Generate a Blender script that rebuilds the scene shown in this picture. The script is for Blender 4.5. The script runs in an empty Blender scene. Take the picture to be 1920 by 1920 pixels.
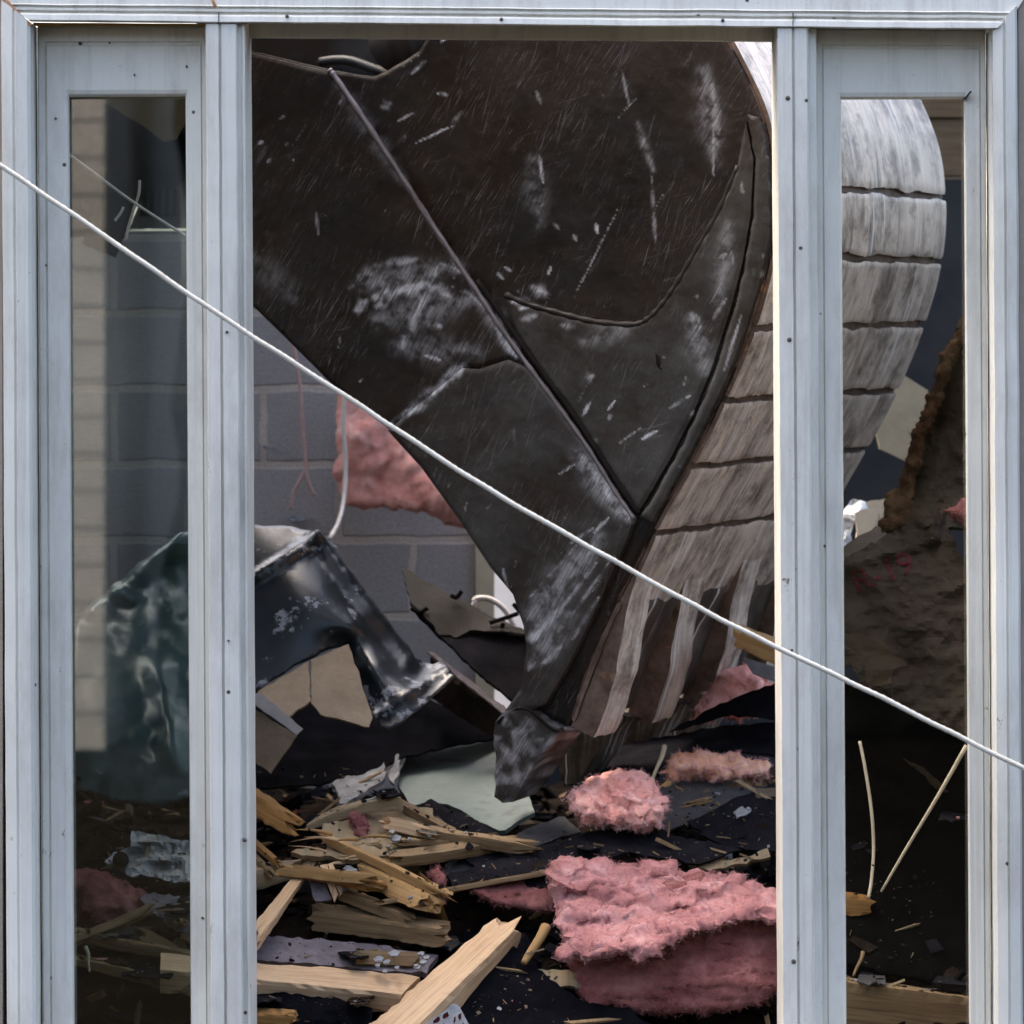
import bpy, bmesh, math, random
import numpy as np
from mathutils import Vector, noise, geometry
from mathutils.bvhtree import BVHTree
R = math.radians
random.seed(7)
S = bpy.context.scene
COL = S.collection
# ------------------------------------------------------------------ camera, sky, sun, exposure
D, S0, ZC = 7.0, 0.001, 1.6            # camera distance to the window, metres per photo pixel there, camera height
cam = bpy.data.cameras.new('camera')
co = bpy.data.objects.new('camera', cam); COL.objects.link(co)
co.location = (0, -D, ZC); co.rotation_euler = (R(90), 0, 0)
cam.sensor_width = 36; cam.lens = 36 * D / (1920 * S0)
cam.clip_start = .1; cam.clip_end = 500
cam.dof.use_dof = True; cam.dof.focus_distance = D + .45; cam.dof.aperture_fstop = 5.6
S.camera = co
w_ = bpy.data.worlds.new('World'); S.world = w_; w_.use_nodes = True
nt = w_.node_tree; bg = nt.nodes['Background']
sky = nt.nodes.new('ShaderNodeTexSky'); sky.sky_type = 'NISHITA'; sky.sun_disc = False
SUN_EL, SUN_AZ = 60, 50                # azimuth from +Y towards -X: behind the house, to the left, veiled by cloud
sky.sun_elevation = R(SUN_EL); sky.sun_rotation = R(-SUN_AZ)
sky.air_density = 1.0; sky.dust_density = 8.0; sky.ozone_density = .5
nt.links.new(sky.outputs[0], bg.inputs[0]); bg.inputs[1].default_value = .15
sun = bpy.data.lights.new('sun', 'SUN'); sun.energy = .7; sun.angle = R(40); sun.color = (1, .90, .78)
so = bpy.data.objects.new('sun', sun); COL.objects.link(so)
d_ = Vector((-math.sin(R(SUN_AZ)) * math.cos(R(SUN_EL)), math.cos(R(SUN_AZ)) * math.cos(R(SUN_EL)), math.sin(R(SUN_EL))))
so.rotation_euler = d_.to_track_quat('Z', 'Y').to_euler(); so.location = d_ * 30
S.view_settings.view_transform = 'Standard'; S.view_settings.look = 'None'
S.view_settings.gamma = 1; S.view_settings.use_curve_mapping = False
S.view_settings.exposure = 2.3

# ------------------------------------------------------------------ helpers
def P(px, py, Y=0.0):
    k = (D + Y) / D * S0
    return Vector(((px - 960) * k, Y, ZC - (py - 960) * k))

def nz(v, sc, oc=4):
    return noise.fractal(Vector(v) * sc, 1.0, 2.0, oc, noise_basis='PERLIN_ORIGINAL')

def tag(o, label=None, cat=None, group=None, kind=None):
    if label: o['label'] = label
    if cat: o['category'] = cat
    if group: o['group'] = group
    if kind: o['kind'] = kind
    return o

def mesh(name, verts, faces, mat, parent=None, smooth=False, uv=None, origin=None):
    V = np.array([tuple(v) for v in verts], float)
    if parent is not None: o0 = Vector(parent['o0'])
    elif origin is not None: o0 = Vector(origin)
    else:
        o0 = Vector((float(V[:, 0].mean()), float(V[:, 1].mean()), float(V[:, 2].min())))
    me = bpy.data.meshes.new(name)
    me.from_pydata([tuple(v) for v in (V - np.array(o0))], [], [tuple(f) for f in faces])
    bm = bmesh.new(); bm.from_mesh(me)
    bmesh.ops.recalc_face_normals(bm, faces=bm.faces); bm.to_mesh(me); bm.free()
    for m in (mat if isinstance(mat, (list, tuple)) else [mat]): me.materials.append(m)
    if smooth: me.polygons.foreach_set('use_smooth', [True] * len(me.polygons))
    if uv is not None:
        ul = me.uv_layers.new(name='UVMap')
        li = np.zeros(len(me.loops), int); me.loops.foreach_get('vertex_index', li)
        ul.data.foreach_set('uv', np.array(uv, float)[li].ravel())
    me.update()
    o = bpy.data.objects.new(name, me); COL.objects.link(o)
    if parent is not None: o.parent = parent
    else: o.location = o0
    o['o0'] = tuple(o0)
    return o

def empty(name, loc):
    o = bpy.data.objects.new(name, None); COL.objects.link(o); o.location = loc; o['o0'] = tuple(loc); return o

def crom(pts, n, closed=False):
    p = [Vector(q) for q in pts]; out = []
    m = len(p)
    segs = m if closed else m - 1
    for i in range(segs):
        a, b, c, d = (p[(i - 1) % m] if closed or i > 0 else p[0] * 2 - p[1], p[i], p[(i + 1) % m],
                      p[(i + 2) % m] if closed or i + 2 < m else p[-1] * 2 - p[-2])
        for j in range(n):
            t = j / n
            out.append(.5 * ((2 * b) + (c - a) * t + (2 * a - 5 * b + 4 * c - d) * t * t + (3 * b - a - 3 * c + d) * t ** 3))
    if not closed: out.append(p[-1])
    return out

def tube(name, pts, r, mat, parent=None, n=6, ring=8, taper=None, twist=False):
    c = crom(pts, n) if n > 1 else [Vector(p) for p in pts]
    V, F, UV = [], [], []
    L = 0
    for i, p in enumerate(c):
        t = (c[min(i + 1, len(c) - 1)] - c[max(i - 1, 0)]).normalized()
        a = t.cross(Vector((0, 1, .01))).normalized(); b = t.cross(a)
        if i: L += (p - c[i - 1]).length
        rr = r * (taper(i / (len(c) - 1)) if taper else 1)
        for j in range(ring):
            th = 2 * math.pi * j / ring
            rq = rr * (1 + .09 * math.cos(3 * th + L * 420)) if twist else rr
            V.append(p + (a * math.cos(th) + b * math.sin(th)) * rq); UV.append((j / ring, L))
    for i in range(len(c) - 1):
        for j in range(ring):
            F.append((i * ring + j, i * ring + (j + 1) % ring, (i + 1) * ring + (j + 1) % ring, (i + 1) * ring + j))
    F.append(tuple(range(ring))); F.append(tuple(range((len(c) - 1) * ring, len(c) * ring)))
    return mesh(name, V, F, mat, parent, True, UV)

def loft(name, A, B, mat, parent=None, n=12, wob=.0006, jagA=0, jagB=0, sub=1, smooth=False, bow=0, chip=0):
    """closed ring A swept to ring B (lists of 3D points), both ends capped; jag breaks an end"""
    def subd(r):
        q = []
        for i in range(len(r)):
            a, b = Vector(r[i]), Vector(r[(i + 1) % len(r)])
            for j in range(sub): q.append(a.lerp(b, j / sub))
        return q
    A, B = subd(A), subd(B); m = len(A)
    ax = (sum(B, Vector()) - sum(A, Vector())) / m; L = ax.length; ax = ax.normalized()
    V, F, UV = [], [], []
    per = [0]
    for j in range(m): per.append(per[-1] + (A[(j + 1) % m] - A[j]).length)
    for i in range(n + 1):
        t = i / n
        for j in range(m):
            p = A[j].lerp(B[j], t)
            if wob: p = p + Vector((nz(p + Vector((3, 0, 0)), 9, 2), nz(p, 9, 2), nz(p + Vector((0, 5, 0)), 9, 2))) * wob
            if chip and sub > 1 and j % sub == 0:
                c = abs(nz(p + Vector((7, 1, 0)), 25, 3)) * chip
                cen = (A[0].lerp(A[m // 2], .5)).lerp(B[0].lerp(B[m // 2], .5), t)
                p = p.lerp(cen, c)
            if bow: p = p + Vector((0, 0, bow * (1 - (2 * t - 1) ** 2)))
            if jagA: p = p + ax * (jagA * max(0, 1 - t * 3) * (nz(Vector((j * 1.7, 0, L)), 1.3, 3) + random.uniform(-.25, .25)))
            if jagB: p = p + ax * (jagB * max(0, 1 - (1 - t) * 3) * (nz(Vector((j * 1.7, 5, L)), 1.3, 3) + random.uniform(-.25, .25)))
            V.append(p); UV.append((per[j], t * L))
    for i in range(n):
        for j in range(m):
            F.append((i * m + j, i * m + (j + 1) % m, (i + 1) * m + (j + 1) % m, (i + 1) * m + j))
    for base, jag, s in ((0, jagA, -1), (n * m, jagB, 1)):
        ring = V[base:base + m]
        if jag:
            c = sum((Vector(v) for v in ring), Vector()) / m
            mid = len(V)
            for j in range(m):
                q = Vector(ring[j]).lerp(c, .5) + ax * s * random.uniform(-.8, .6) * jag; V.append(q); UV.append((q.x * .3, q.z * .3))
            V.append(c + ax * s * random.uniform(-.5, .5) * jag); UV.append((0, 0))
            for j in range(m):
                F.append((base + j, base + (j + 1) % m, mid + (j + 1) % m, mid + j)); F.append((mid + j, mid + (j + 1) % m, mid + m))
        else:
            F.append(tuple(range(base, base + m)))
    return mesh(name, V, F, mat, parent, smooth, UV)

def inside(poly, X, Y):
    r = np.zeros(X.shape, bool); n = len(poly)
    for i in range(n):
        x0, y0 = poly[i]; x1, y1 = poly[(i + 1) % n]
        if y0 == y1: continue
        c = ((y0 > Y) != (y1 > Y)) & (X < (x1 - x0) * (Y - y0) / (y1 - y0) + x0); r ^= c
    return r

def tri(outline, step, jag=0, jitter=.15):
    """outline in px -> 2D verts, triangles, boundary-distance"""
    b = []
    n = len(outline)
    for i in range(n):
        x0, y0 = outline[i][:2]; x1, y1 = outline[(i + 1) % n][:2]
        L = math.hypot(x1 - x0, y1 - y0); k = max(1, int(L / step))
        for j in range(k):
            t = j / k; nx, ny = (y1 - y0) / max(L, 1e-6), -(x1 - x0) / max(L, 1e-6)
            g = jag * (noise.noise(Vector((x0 + (x1 - x0) * t, y0 + (y1 - y0) * t, n)) * .045) * 1.6 + random.uniform(-.5, .5)) if jag else 0
            b.append((x0 + (x1 - x0) * t + nx * g, y0 + (y1 - y0) * t + ny * g))
    B = np.array(b)
    xs = np.arange(B[:, 0].min(), B[:, 0].max(), step); ys = np.arange(B[:, 1].min(), B[:, 1].max(), step)
    X, Y = np.meshgrid(xs, ys); X = X.ravel(); Y = Y.ravel()
    X = X + np.random.RandomState(3).uniform(-jitter, jitter, X.shape) * step; Y = Y + np.random.RandomState(4).uniform(-jitter, jitter, Y.shape) * step
    k = inside(b, X, Y); X, Y = X[k], Y[k]
    dist = np.full(X.shape, 1e9)
    for i in range(len(B)):
        a, c = B[i], B[(i + 1) % len(B)]; ab = c - a; l2 = max((ab ** 2).sum(), 1e-9)
        t = np.clip(((X - a[0]) * ab[0] + (Y - a[1]) * ab[1]) / l2, 0, 1)
        dist = np.minimum(dist, np.hypot(X - a[0] - ab[0] * t, Y - a[1] - ab[1] * t))
    k = dist > step * .45
    pts = [Vector(p) for p in b] + [Vector((x, y)) for x, y in zip(X[k], Y[k])]
    dd = [0.0] * len(b) + list(dist[k])
    nb = len(b)
    vs, _, fs, ov, _, _ = geometry.delaunay_2d_cdt(pts, [(i, (i + 1) % nb) for i in range(nb)], [], 1, 1e-5)
    dist2 = [dd[o[0]] if o else 0.0 for o in ov]
    return [(v.x, v.y) for v in vs], [tuple(f) for f in fs], dist2

def idw(ctrl, q):
    """smooth (thin plate) surface through (px, py, depth) points"""
    c = np.array([t[:3] for t in ctrl], float) / np.array([1000, 1000, 1]); q = np.asarray(q, float) / 1000
    U = lambda r: np.where(r > 1e-9, r * r * np.log(np.maximum(r, 1e-9)), 0)
    n = len(c); A = np.zeros((n + 3, n + 3))
    A[:n, :n] = U(np.hypot(c[:, None, 0] - c[None, :, 0], c[:, None, 1] - c[None, :, 1])) + np.eye(n) * 2e-4
    A[:n, n] = 1; A[:n, n + 1:] = c[:, :2]; A[n:, :n] = A[:n, n:].T
    w = np.linalg.lstsq(A, np.concatenate([c[:, 2], np.zeros(3)]), rcond=1e-9)[0]
    return U(np.hypot(q[:, None, 0] - c[None, :, 0], q[:, None, 1] - c[None, :, 1])) @ w[:n] + w[n] + q @ w[n + 1:]

def stitch(n, fs):
    cnt = {}
    for f in fs:
        for i in range(len(f)):
            e = (f[i], f[(i + 1) % len(f)]); k = tuple(sorted(e)); cnt.setdefault(k, []).append(e)
    F = list(fs) + [tuple(i + n for i in reversed(f)) for f in fs]
    for k, e in cnt.items():
        if len(e) == 1:
            a, b = e[0]; F.append((b, a, a + n, b + n))
    return F

def sheet(name, pts, mat, thick=.008, step=14, jag=3, bump=.006, bs=7, ridge=False, ctrl=(), parent=None, smooth=False, folds=()):
    """bent or crumpled sheet: outline points (px, py, depth), own thickness"""
    v2, fs, dist = tri(pts, step, jag)
    q = np.array(v2)
    Y = idw(list(pts) + list(ctrl), q)
    V = []
    for (x, y), yy in zip(v2, Y):
        p = P(x, y, yy)
        b = nz(p, bs, 4)
        if ridge: b = .5 - abs(b) * 1.6
        for (ax, ay, bx, by, wd, am) in folds:
            L2 = (bx - ax) ** 2 + (by - ay) ** 2; t = min(1, max(0, ((x - ax) * (bx - ax) + (y - ay) * (by - ay)) / L2))
            d = math.hypot(x - ax - (bx - ax) * t, y - ay - (by - ay) * t)
            b += am / max(bump, 1e-5) * max(0, 1 - d / wd)
        V.append(p + Vector((.15 * bump * nz(p + Vector((9, 0, 0)), bs, 2), -bump * b, .15 * bump * b)))
    A = np.array([tuple(v) for v in V]); c = A.mean(0)
    nrm = Vector(np.linalg.svd(A - c, full_matrices=False)[2][2])
    if nrm.y < 0: nrm = -nrm
    nrm = (nrm + Vector((0, .6, 0))).normalized()
    n = len(V)
    V2 = V + [v + nrm * thick for v in V]
    uv = [(x / 1000, -y / 1000) for x, y in v2] * 2
    return mesh(name, V2, stitch(n, fs), mat, parent, smooth, uv)

def fluff(name, pts, mat, depth=.08, step=7, bs=14, amp=.018, parent=None, label=None, cat=None, group=None, hairs=1500, hmat=None, flat=.5, radius=None, streak=None, hl=.008, jag=5):
    """wad of glass wool: swollen, torn surface plus a coat of loose fibres"""
    v2, fs, dist = tri(pts, step, jag, .3)
    q = np.array(v2); Y = idw(pts, q)
    Rm = radius or max(dist) * .8
    V, Bk = [], []
    for (x, y), yy, d in zip(v2, Y, dist):
        t = min(1, d / Rm); h = depth * math.sqrt(max(0, 1 - (1 - t) ** 2))
        p = P(x, y, yy)
        pp = Vector((p.x, p.y, p.z * (streak or 1)))
        n1 = nz(pp, bs, 5); n2 = abs(nz(pp + Vector((3, 3, 1)), bs * 2.3, 4)); n3 = nz(pp + Vector((1, 8, 1)), bs * 6, 3)
        n4 = nz(pp + Vector((2, 2, 9)), bs * 14, 2); rid = 1 - abs(nz(pp + Vector((6, 1, 4)), bs * .9, 3)) * 2.4
        e = amp * (.9 * n1 + .75 * rid - .25 + .5 * (.35 - n2) + .3 * n3 + .16 * n4)
        lat = amp * .5
        V.append(p + Vector((lat * nz(pp + Vector((5, 0, 2)), bs * 3, 3), -h - e * (.35 + .65 * t), lat * nz(pp + Vector((0, 5, 7)), bs * 3, 3))))
        Bk.append(p + Vector((0, h * flat + .004, -.0)))
    n = len(V)
    o = mesh(name, V + Bk, stitch(n, fs), mat, parent, True)
    if label: tag(o, label, cat, group)
    if hairs:
        rnd = random.Random(len(name) + n); HV, HF = [], []
        bnd = [i for i, d in enumerate(dist) if d < step * 2.2]
        for _ in range(int(hairs * 2.6)):
            i = rnd.choice(bnd) if rnd.random() < .06 else rnd.randrange(n)
            v = V[i] + Vector((rnd.uniform(-1, 1), 0, rnd.uniform(-1, 1))) * .004
            dr = Vector((rnd.gauss(0, 1) * 1.5, -abs(rnd.gauss(0, .12)), rnd.gauss(0, 1))).normalized(); L = hl * rnd.uniform(.3, 1.3)
            sd = dr.cross(Vector((rnd.gauss(0, 1), rnd.gauss(0, 1), rnd.gauss(0, 1)))).normalized() * .00045
            b = len(HV); m = v + dr * L * .55 + sd * rnd.uniform(-4, 4)
            e = v + dr * L + Vector((rnd.gauss(0, 1), rnd.gauss(0, 1), rnd.gauss(0, 1))) * L * .22
            HV += [v - sd, v + sd, m + sd * .7, m - sd * .7, e]
            HF += [(b, b + 1, b + 2, b + 3), (b + 3, b + 2, b + 4)]
        tag(mesh('loose_fibres', HV, HF, hmat or mat, o), kind='stuff')
    return o

# ------------------------------------------------------------------ materials
def srgb(r, g, b):
    f = lambda c: (c / 255 / 12.92) if c <= 10 else (((c / 255) + .055) / 1.055) ** 2.4
    return (f(r), f(g), f(b), 1)

class NT:
    def __init__(s, name):
        s.m = bpy.data.materials.new(name); s.m.use_nodes = True; s.t = s.m.node_tree; s.b = s.t.nodes['Principled BSDF']
        s.out = s.t.nodes['Material Output']
    def n(s, typ, **kw):
        x = s.t.nodes.new(typ)
        for k, v in kw.items(): setattr(x, k, v)
        return x
    def l(s, a, b): s.t.links.new(a, b)
    def coord(s, kind, scale=(1, 1, 1), rot=(0, 0, 0)):
        tc = s.n('ShaderNodeTexCoord'); mp = s.n('ShaderNodeMapping'); s.l(tc.outputs[kind], mp.inputs[0])
        mp.inputs['Scale'].default_value = scale; mp.inputs['Rotation'].default_value = rot; return mp.outputs[0]
    def noise(s, vec, scale=5, det=6, rough=.6, dist=0):
        x = s.n('ShaderNodeTexNoise'); s.l(vec, x.inputs['Vector']); x.inputs['Scale'].default_value = scale
        x.inputs['Detail'].default_value = det; x.inputs['Roughness'].default_value = rough; x.inputs['Distortion'].default_value = dist
        return x.outputs['Fac']
    def ramp(s, fac, stops, interp='LINEAR'):
        x = s.n('ShaderNodeValToRGB'); s.l(fac, x.inputs[0]); cr = x.color_ramp; cr.interpolation = interp
        while len(cr.elements) < len(stops): cr.elements.new(.5)
        for e, (p, c) in zip(cr.elements, stops):
            e.position = p; e.color = c if not isinstance(c, (int, float)) else (c, c, c, 1)
        return x.outputs[0]
    def mix(s, fac, a, b, typ='MIX'):
        x = s.n('ShaderNodeMix', data_type='RGBA', blend_type=typ)
        for i, v in ((0, fac), (6, a), (7, b)):
            if hasattr(v, 'is_linked') or hasattr(v, 'links'): s.l(v, x.inputs[i])
            else: x.inputs[i].default_value = v
        return x.outputs[2]
    def math(s, op, a, b=0, clamp=False):
        x = s.n('ShaderNodeMath', operation=op, use_clamp=clamp)
        for i, v in ((0, a), (1, b)):
            if hasattr(v, 'links'): s.l(v, x.inputs[i])
            else: x.inputs[i].default_value = v
        return x.outputs[0]
    def bump(s, h, strength=.3, dist=.01):
        x = s.n('ShaderNodeBump'); s.l(h, x.inputs['Height']); x.inputs['Strength'].default_value = strength; x.inputs['Distance'].default_value = dist
        s.l(x.outputs[0], s.b.inputs['Normal'])
    def fin(s, col, rough=.7, metal=0, spec=.5):
        if hasattr(col, 'links'): s.l(col, s.b.inputs['Base Color'])
        else: s.b.inputs['Base Color'].default_value = col
        for k, v in (('Roughness', rough), ('Metallic', metal), ('Specular IOR Level', spec)):
            if hasattr(v, 'links'): s.l(v, s.b.inputs[k])
            else: s.b.inputs[k].default_value = v
        return s.m

def plain(name, c1, c2, sc=6, rough=.75, metal=0, bump=.25, bs=40, spots=None, spec=.4, stretch=(1, 1, 1), det=8):
    t = NT(name); v = t.coord('Object', stretch)
    c = t.ramp(t.noise(v, sc, det, .65), [(.3, c1), (.7, c2)])
    if spots:
        for (col, s2, lo, hi) in spots: c = t.mix(t.ramp(t.noise(t.coord('Object'), s2, 6, .7), [(lo, 0.), (hi, 1.)]), c, col)
    if bump: t.bump(t.noise(v, bs, 6, .7), bump, .006)
    if rough >= .72 and spec > .12: spec = .12
    if name.startswith(('black', 'dark_debris')): spec = 0.0
    return t.fin(c, rough, metal, spec)

def wood(name, c1, c2, dark, rough=.75, scu=55, scv=2.2, stain=.35):
    t = NT(name); v = t.coord('UV', (scu, scv, 1))
    g = t.noise(v, 1.0, 7, .6, .5)
    c = t.ramp(g, [(.3, c1), (.55, c2), (.75, c1)])
    v2 = t.coord('UV', (scu * 3, scv * 2, 1))
    c = t.mix(t.ramp(t.noise(v2, 1, 4, .7), [(.50, 0.), (.70, .75)]), c, dark)
    c = t.mix(t.ramp(t.noise(t.coord('Object'), 9, 6, .7), [(.5, 0.), (.75, stain)]), c, dark)
    t.bump(g, .35, .004)
    return t.fin(c, rough, 0, .15)

def paint(name):
    t = NT(name); ob = t.coord('Object')
    c = t.ramp(t.noise(ob, 3, 5, .6), [(.3, (.65, .635, .565, 1)), (.7, (.77, .75, .675, 1))])
    st = t.noise(t.coord('Object', (60, 60, 1.2)), 1, 6, .7)
    c = t.mix(t.ramp(st, [(.5, 0.), (.78, .6)]), c, (.43, .40, .35, 1))
    c = t.mix(t.ramp(t.noise(t.coord('Object', (7, 7, 2.2)), 1, 9, .75), [(.48, 0.), (.70, .6)]), c, (.40, .365, .31, 1))
    chip = t.ramp(t.noise(t.coord('Object', (1, 1, .55)), 22, 9, .8), [(.655, 0.), (.67, 1.)])
    c = t.mix(chip, c, (.20, .16, .12, 1))
    vo = t.n('ShaderNodeTexVoronoi'); t.l(ob, vo.inputs['Vector']); vo.inputs['Scale'].default_value = 16
    sp = t.ramp(vo.outputs['Distance'], [(.045, 1.), (.075, 0.)])
    keep = t.ramp(t.noise(ob, 5, 3, .6), [(.47, 0.), (.54, 1.)])
    c = t.mix(t.math('MULTIPLY', sp, keep), c, (.05, .035, .03, 1))
    fs = t.ramp(t.noise(ob, 140, 3, .6), [(.70, 0.), (.78, .7)])
    c = t.mix(fs, c, (.28, .25, .22, 1))
    t.bump(t.noise(ob, 220, 3, .6), .08, .002)
    return t.fin(c, .42, 0, .45)

def steel(name, d1, d2, worn, scr=.62, rough=.5, metal=.25, attr=True, ang=32, amount=1.0, rustc=(.024, .0125, .0062, 1)):
    t = NT(name); uv = t.coord('UV')
    base = t.ramp(t.noise(uv, 7, 10, .72), [(.34, d1), (.66, d2)])
    rust = t.ramp(t.noise(t.coord('UV', (1, 1, 1)), 3.1, 7, .7), [(.42, 0.), (.62, .85)])
    base = t.mix(rust, base, rustc)
    tc = t.n('ShaderNodeTexCoord')
    def dirn(a, sx, sy):
        m1 = t.n('ShaderNodeMapping'); t.l(tc.outputs['UV'], m1.inputs[0]); m1.inputs['Rotation'].default_value = (0, 0, R(a))
        m2 = t.n('ShaderNodeMapping'); t.l(m1.outputs[0], m2.inputs[0]); m2.inputs['Scale'].default_value = (sx, sy, 1); return m2.outputs[0]
    s1 = t.ramp(t.noise(dirn(ang, 330, 9), 1, 4, .8, .5), [(scr, 0.), (scr + .10, 1.)])
    s3 = t.ramp(t.noise(dirn(ang - 17, 210, 5), 1, 3, .8, .5), [(scr + .03, 0.), (scr + .12, 1.)])
    s4 = t.ramp(t.noise(dirn(ang + 41, 260, 6), 1, 3, .8, .3), [(scr + .06, 0.), (scr + .14, .8)])
    patch = t.ramp(t.noise(uv, 6, 9, .8), [(.45, .0), (.62, 1.)])
    pits = t.ramp(t.noise(uv, 48, 8, .8), [(.60, 0.), (.72, .55)])
    f = t.math('MAXIMUM', t.math('MAXIMUM', s1, s3), t.math('MAXIMUM', s4, pits))
    f = t.math('MULTIPLY', t.math('MULTIPLY', f, patch), .30 * amount)
    if attr:
        at = t.n('ShaderNodeAttribute'); at.attribute_name = 'wear'
        gr = t.ramp(t.noise(dirn(ang - 4, 250, 17), 1, 7, .85), [(.38, .10), (.60, 1.0)]); gr = t.math('MULTIPLY', gr, 1.9)
        f = t.math('MAXIMUM', f, t.math('MULTIPLY', at.outputs['Fac'], gr), True)
    col = t.mix(f, base, worn)
    t.bump(t.math('ADD', t.noise(uv, 120, 8, .8), t.math('MULTIPLY', f, 1.2)), .28, .003)
    rg = t.n('ShaderNodeMapRange'); t.l(f, rg.inputs[0]); rg.inputs[3].default_value = 1; rg.inputs[4].default_value = .75
    rr = t.math('MULTIPLY', rg.outputs[0], t.ramp(t.noise(uv, 9, 8, .7), [(.38, rough * .55), (.66, rough * 1.3)]))
    return t.fin(col, rr, metal, .38)

def shellsteel(name, stops):
    t = NT(name)
    v = t.coord('UV', (48, 3.2, 1), (0, 0, R(4))); s1 = t.noise(v, 1, 9, .78, .9)
    v2 = t.coord('UV', (15, 1.6, 1), (0, 0, R(5))); s2 = t.noise(v2, 1, 6, .7, .8)
    s3 = t.noise(t.coord('UV'), 11, 8, .75)
    a = t.math('ADD', t.math('MULTIPLY', s1, .42), t.math('ADD', t.math('MULTIPLY', s2, .33), t.math('MULTIPLY', s3, .30)))
    c = t.ramp(a, [(p, (v, v * .84, v * .69, 1)) for p, v in stops])
    blot = t.ramp(t.noise(t.coord('UV'), 8, 9, .75), [(.50, 0.), (.64, .8)])
    c = t.mix(blot, c, (.10, .062, .038, 1))
    c = t.mix(t.ramp(t.noise(t.coord('UV', (7, 2.4, 1)), 1.6, 8, .8), [(.50, 0.), (.64, .75)]), c, (.055, .042, .033, 1))
    hot = t.ramp(t.noise(t.coord('UV', (46, 1.5, 1), (0, 0, R(5))), 1, 4, .65, .5), [(.60, 0.), (.67, .95)])
    c = t.mix(hot, c, (.88, .86, .83, 1))
    t.bump(a, .45, .006)
    t.b.inputs['Coat Weight'].default_value = .25; t.b.inputs['Coat Roughness'].default_value = .3
    return t.fin(c, .45, .2, .4)

def glass(name, tint, refl):
    t = NT(name); t.t.nodes.remove(t.b)
    tr = t.n('ShaderNodeBsdfTransparent'); tr.inputs[0].default_value = tint
    gl = t.n('ShaderNodeBsdfGlossy'); gl.inputs['Roughness'].default_value = .012; gl.inputs[0].default_value = (1, .97, .93, 1)
    mx = t.n('ShaderNodeMixShader'); mx.inputs[0].default_value = refl
    t.l(tr.outputs[0], mx.inputs[1]); t.l(gl.outputs[0], mx.inputs[2]); t.l(mx.outputs[0], t.out.inputs[0])
    return t.m

def wool(name, c1, c2, c3):
    t = NT(name); ob = t.coord('Object')
    c = t.ramp(t.noise(ob, 13, 7, .7), [(.28, c1), (.5, c2), (.72, c3)])
    c = t.mix(t.ramp(t.noise(t.coord('Object', (1, 1, 1)), 60, 5, .7), [(.56, 0.), (.8, .5)]), c, c1)
    t.bump(t.noise(ob, 120, 6, .75), .5, .008)
    m = t.fin(c, .95, 0, .1)
    t.b.inputs['Subsurface Weight'].default_value = .25; t.b.inputs['Subsurface Radius'].default_value = (.02, .008, .006); t.b.inputs['Subsurface Scale'].default_value = .5
    return m

def blocks(name):
    t = NT(name); ob = t.coord('Object', (1, 1, 1), (R(-90), 0, 0))
    nz_ = t.n('ShaderNodeTexNoise'); t.l(ob, nz_.inputs['Vector']); nz_.inputs['Scale'].default_value = 9; nz_.inputs['Detail'].default_value = 4
    vm = t.n('ShaderNodeVectorMath', operation='MULTIPLY_ADD'); t.l(nz_.outputs['Color'], vm.inputs[0]); vm.inputs[1].default_value = (.022, .022, 0); t.l(ob, vm.inputs[2])
    br = t.n('ShaderNodeTexBrick'); t.l(vm.outputs[0], br.inputs['Vector'])
    br.inputs['Scale'].default_value = 1; br.inputs['Brick Width'].default_value = .4; br.inputs['Row Height'].default_value = .2029
    br.inputs['Mortar Size'].default_value = .013; br.inputs['Mortar Smooth'].default_value = .35; br.inputs['Bias'].default_value = 0
    br.inputs['Color1'].default_value = (.35, .33, .315, 1); br.inputs['Color2'].default_value = (.44, .415, .395, 1); br.inputs['Mortar'].default_value = (.55, .48, .41, 1)
    g = t.ramp(t.noise(ob, 160, 5, .8), [(.3, .62), (.7, 1.25)])
    c = t.mix(1.0, br.outputs['Color'], g, 'MULTIPLY')
    c = t.mix(t.ramp(t.noise(ob, 4, 6, .7), [(.5, 0.), (.75, .5)]), c, (.30, .25, .21, 1))
    h = t.math('ADD', t.math('MULTIPLY', br.outputs['Fac'], -.6), t.math('MULTIPLY', t.noise(ob, 120, 5, .7), .5))
    t.bump(h, .7, .012)
    return t.fin(c, .92, 0, .2)

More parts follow.
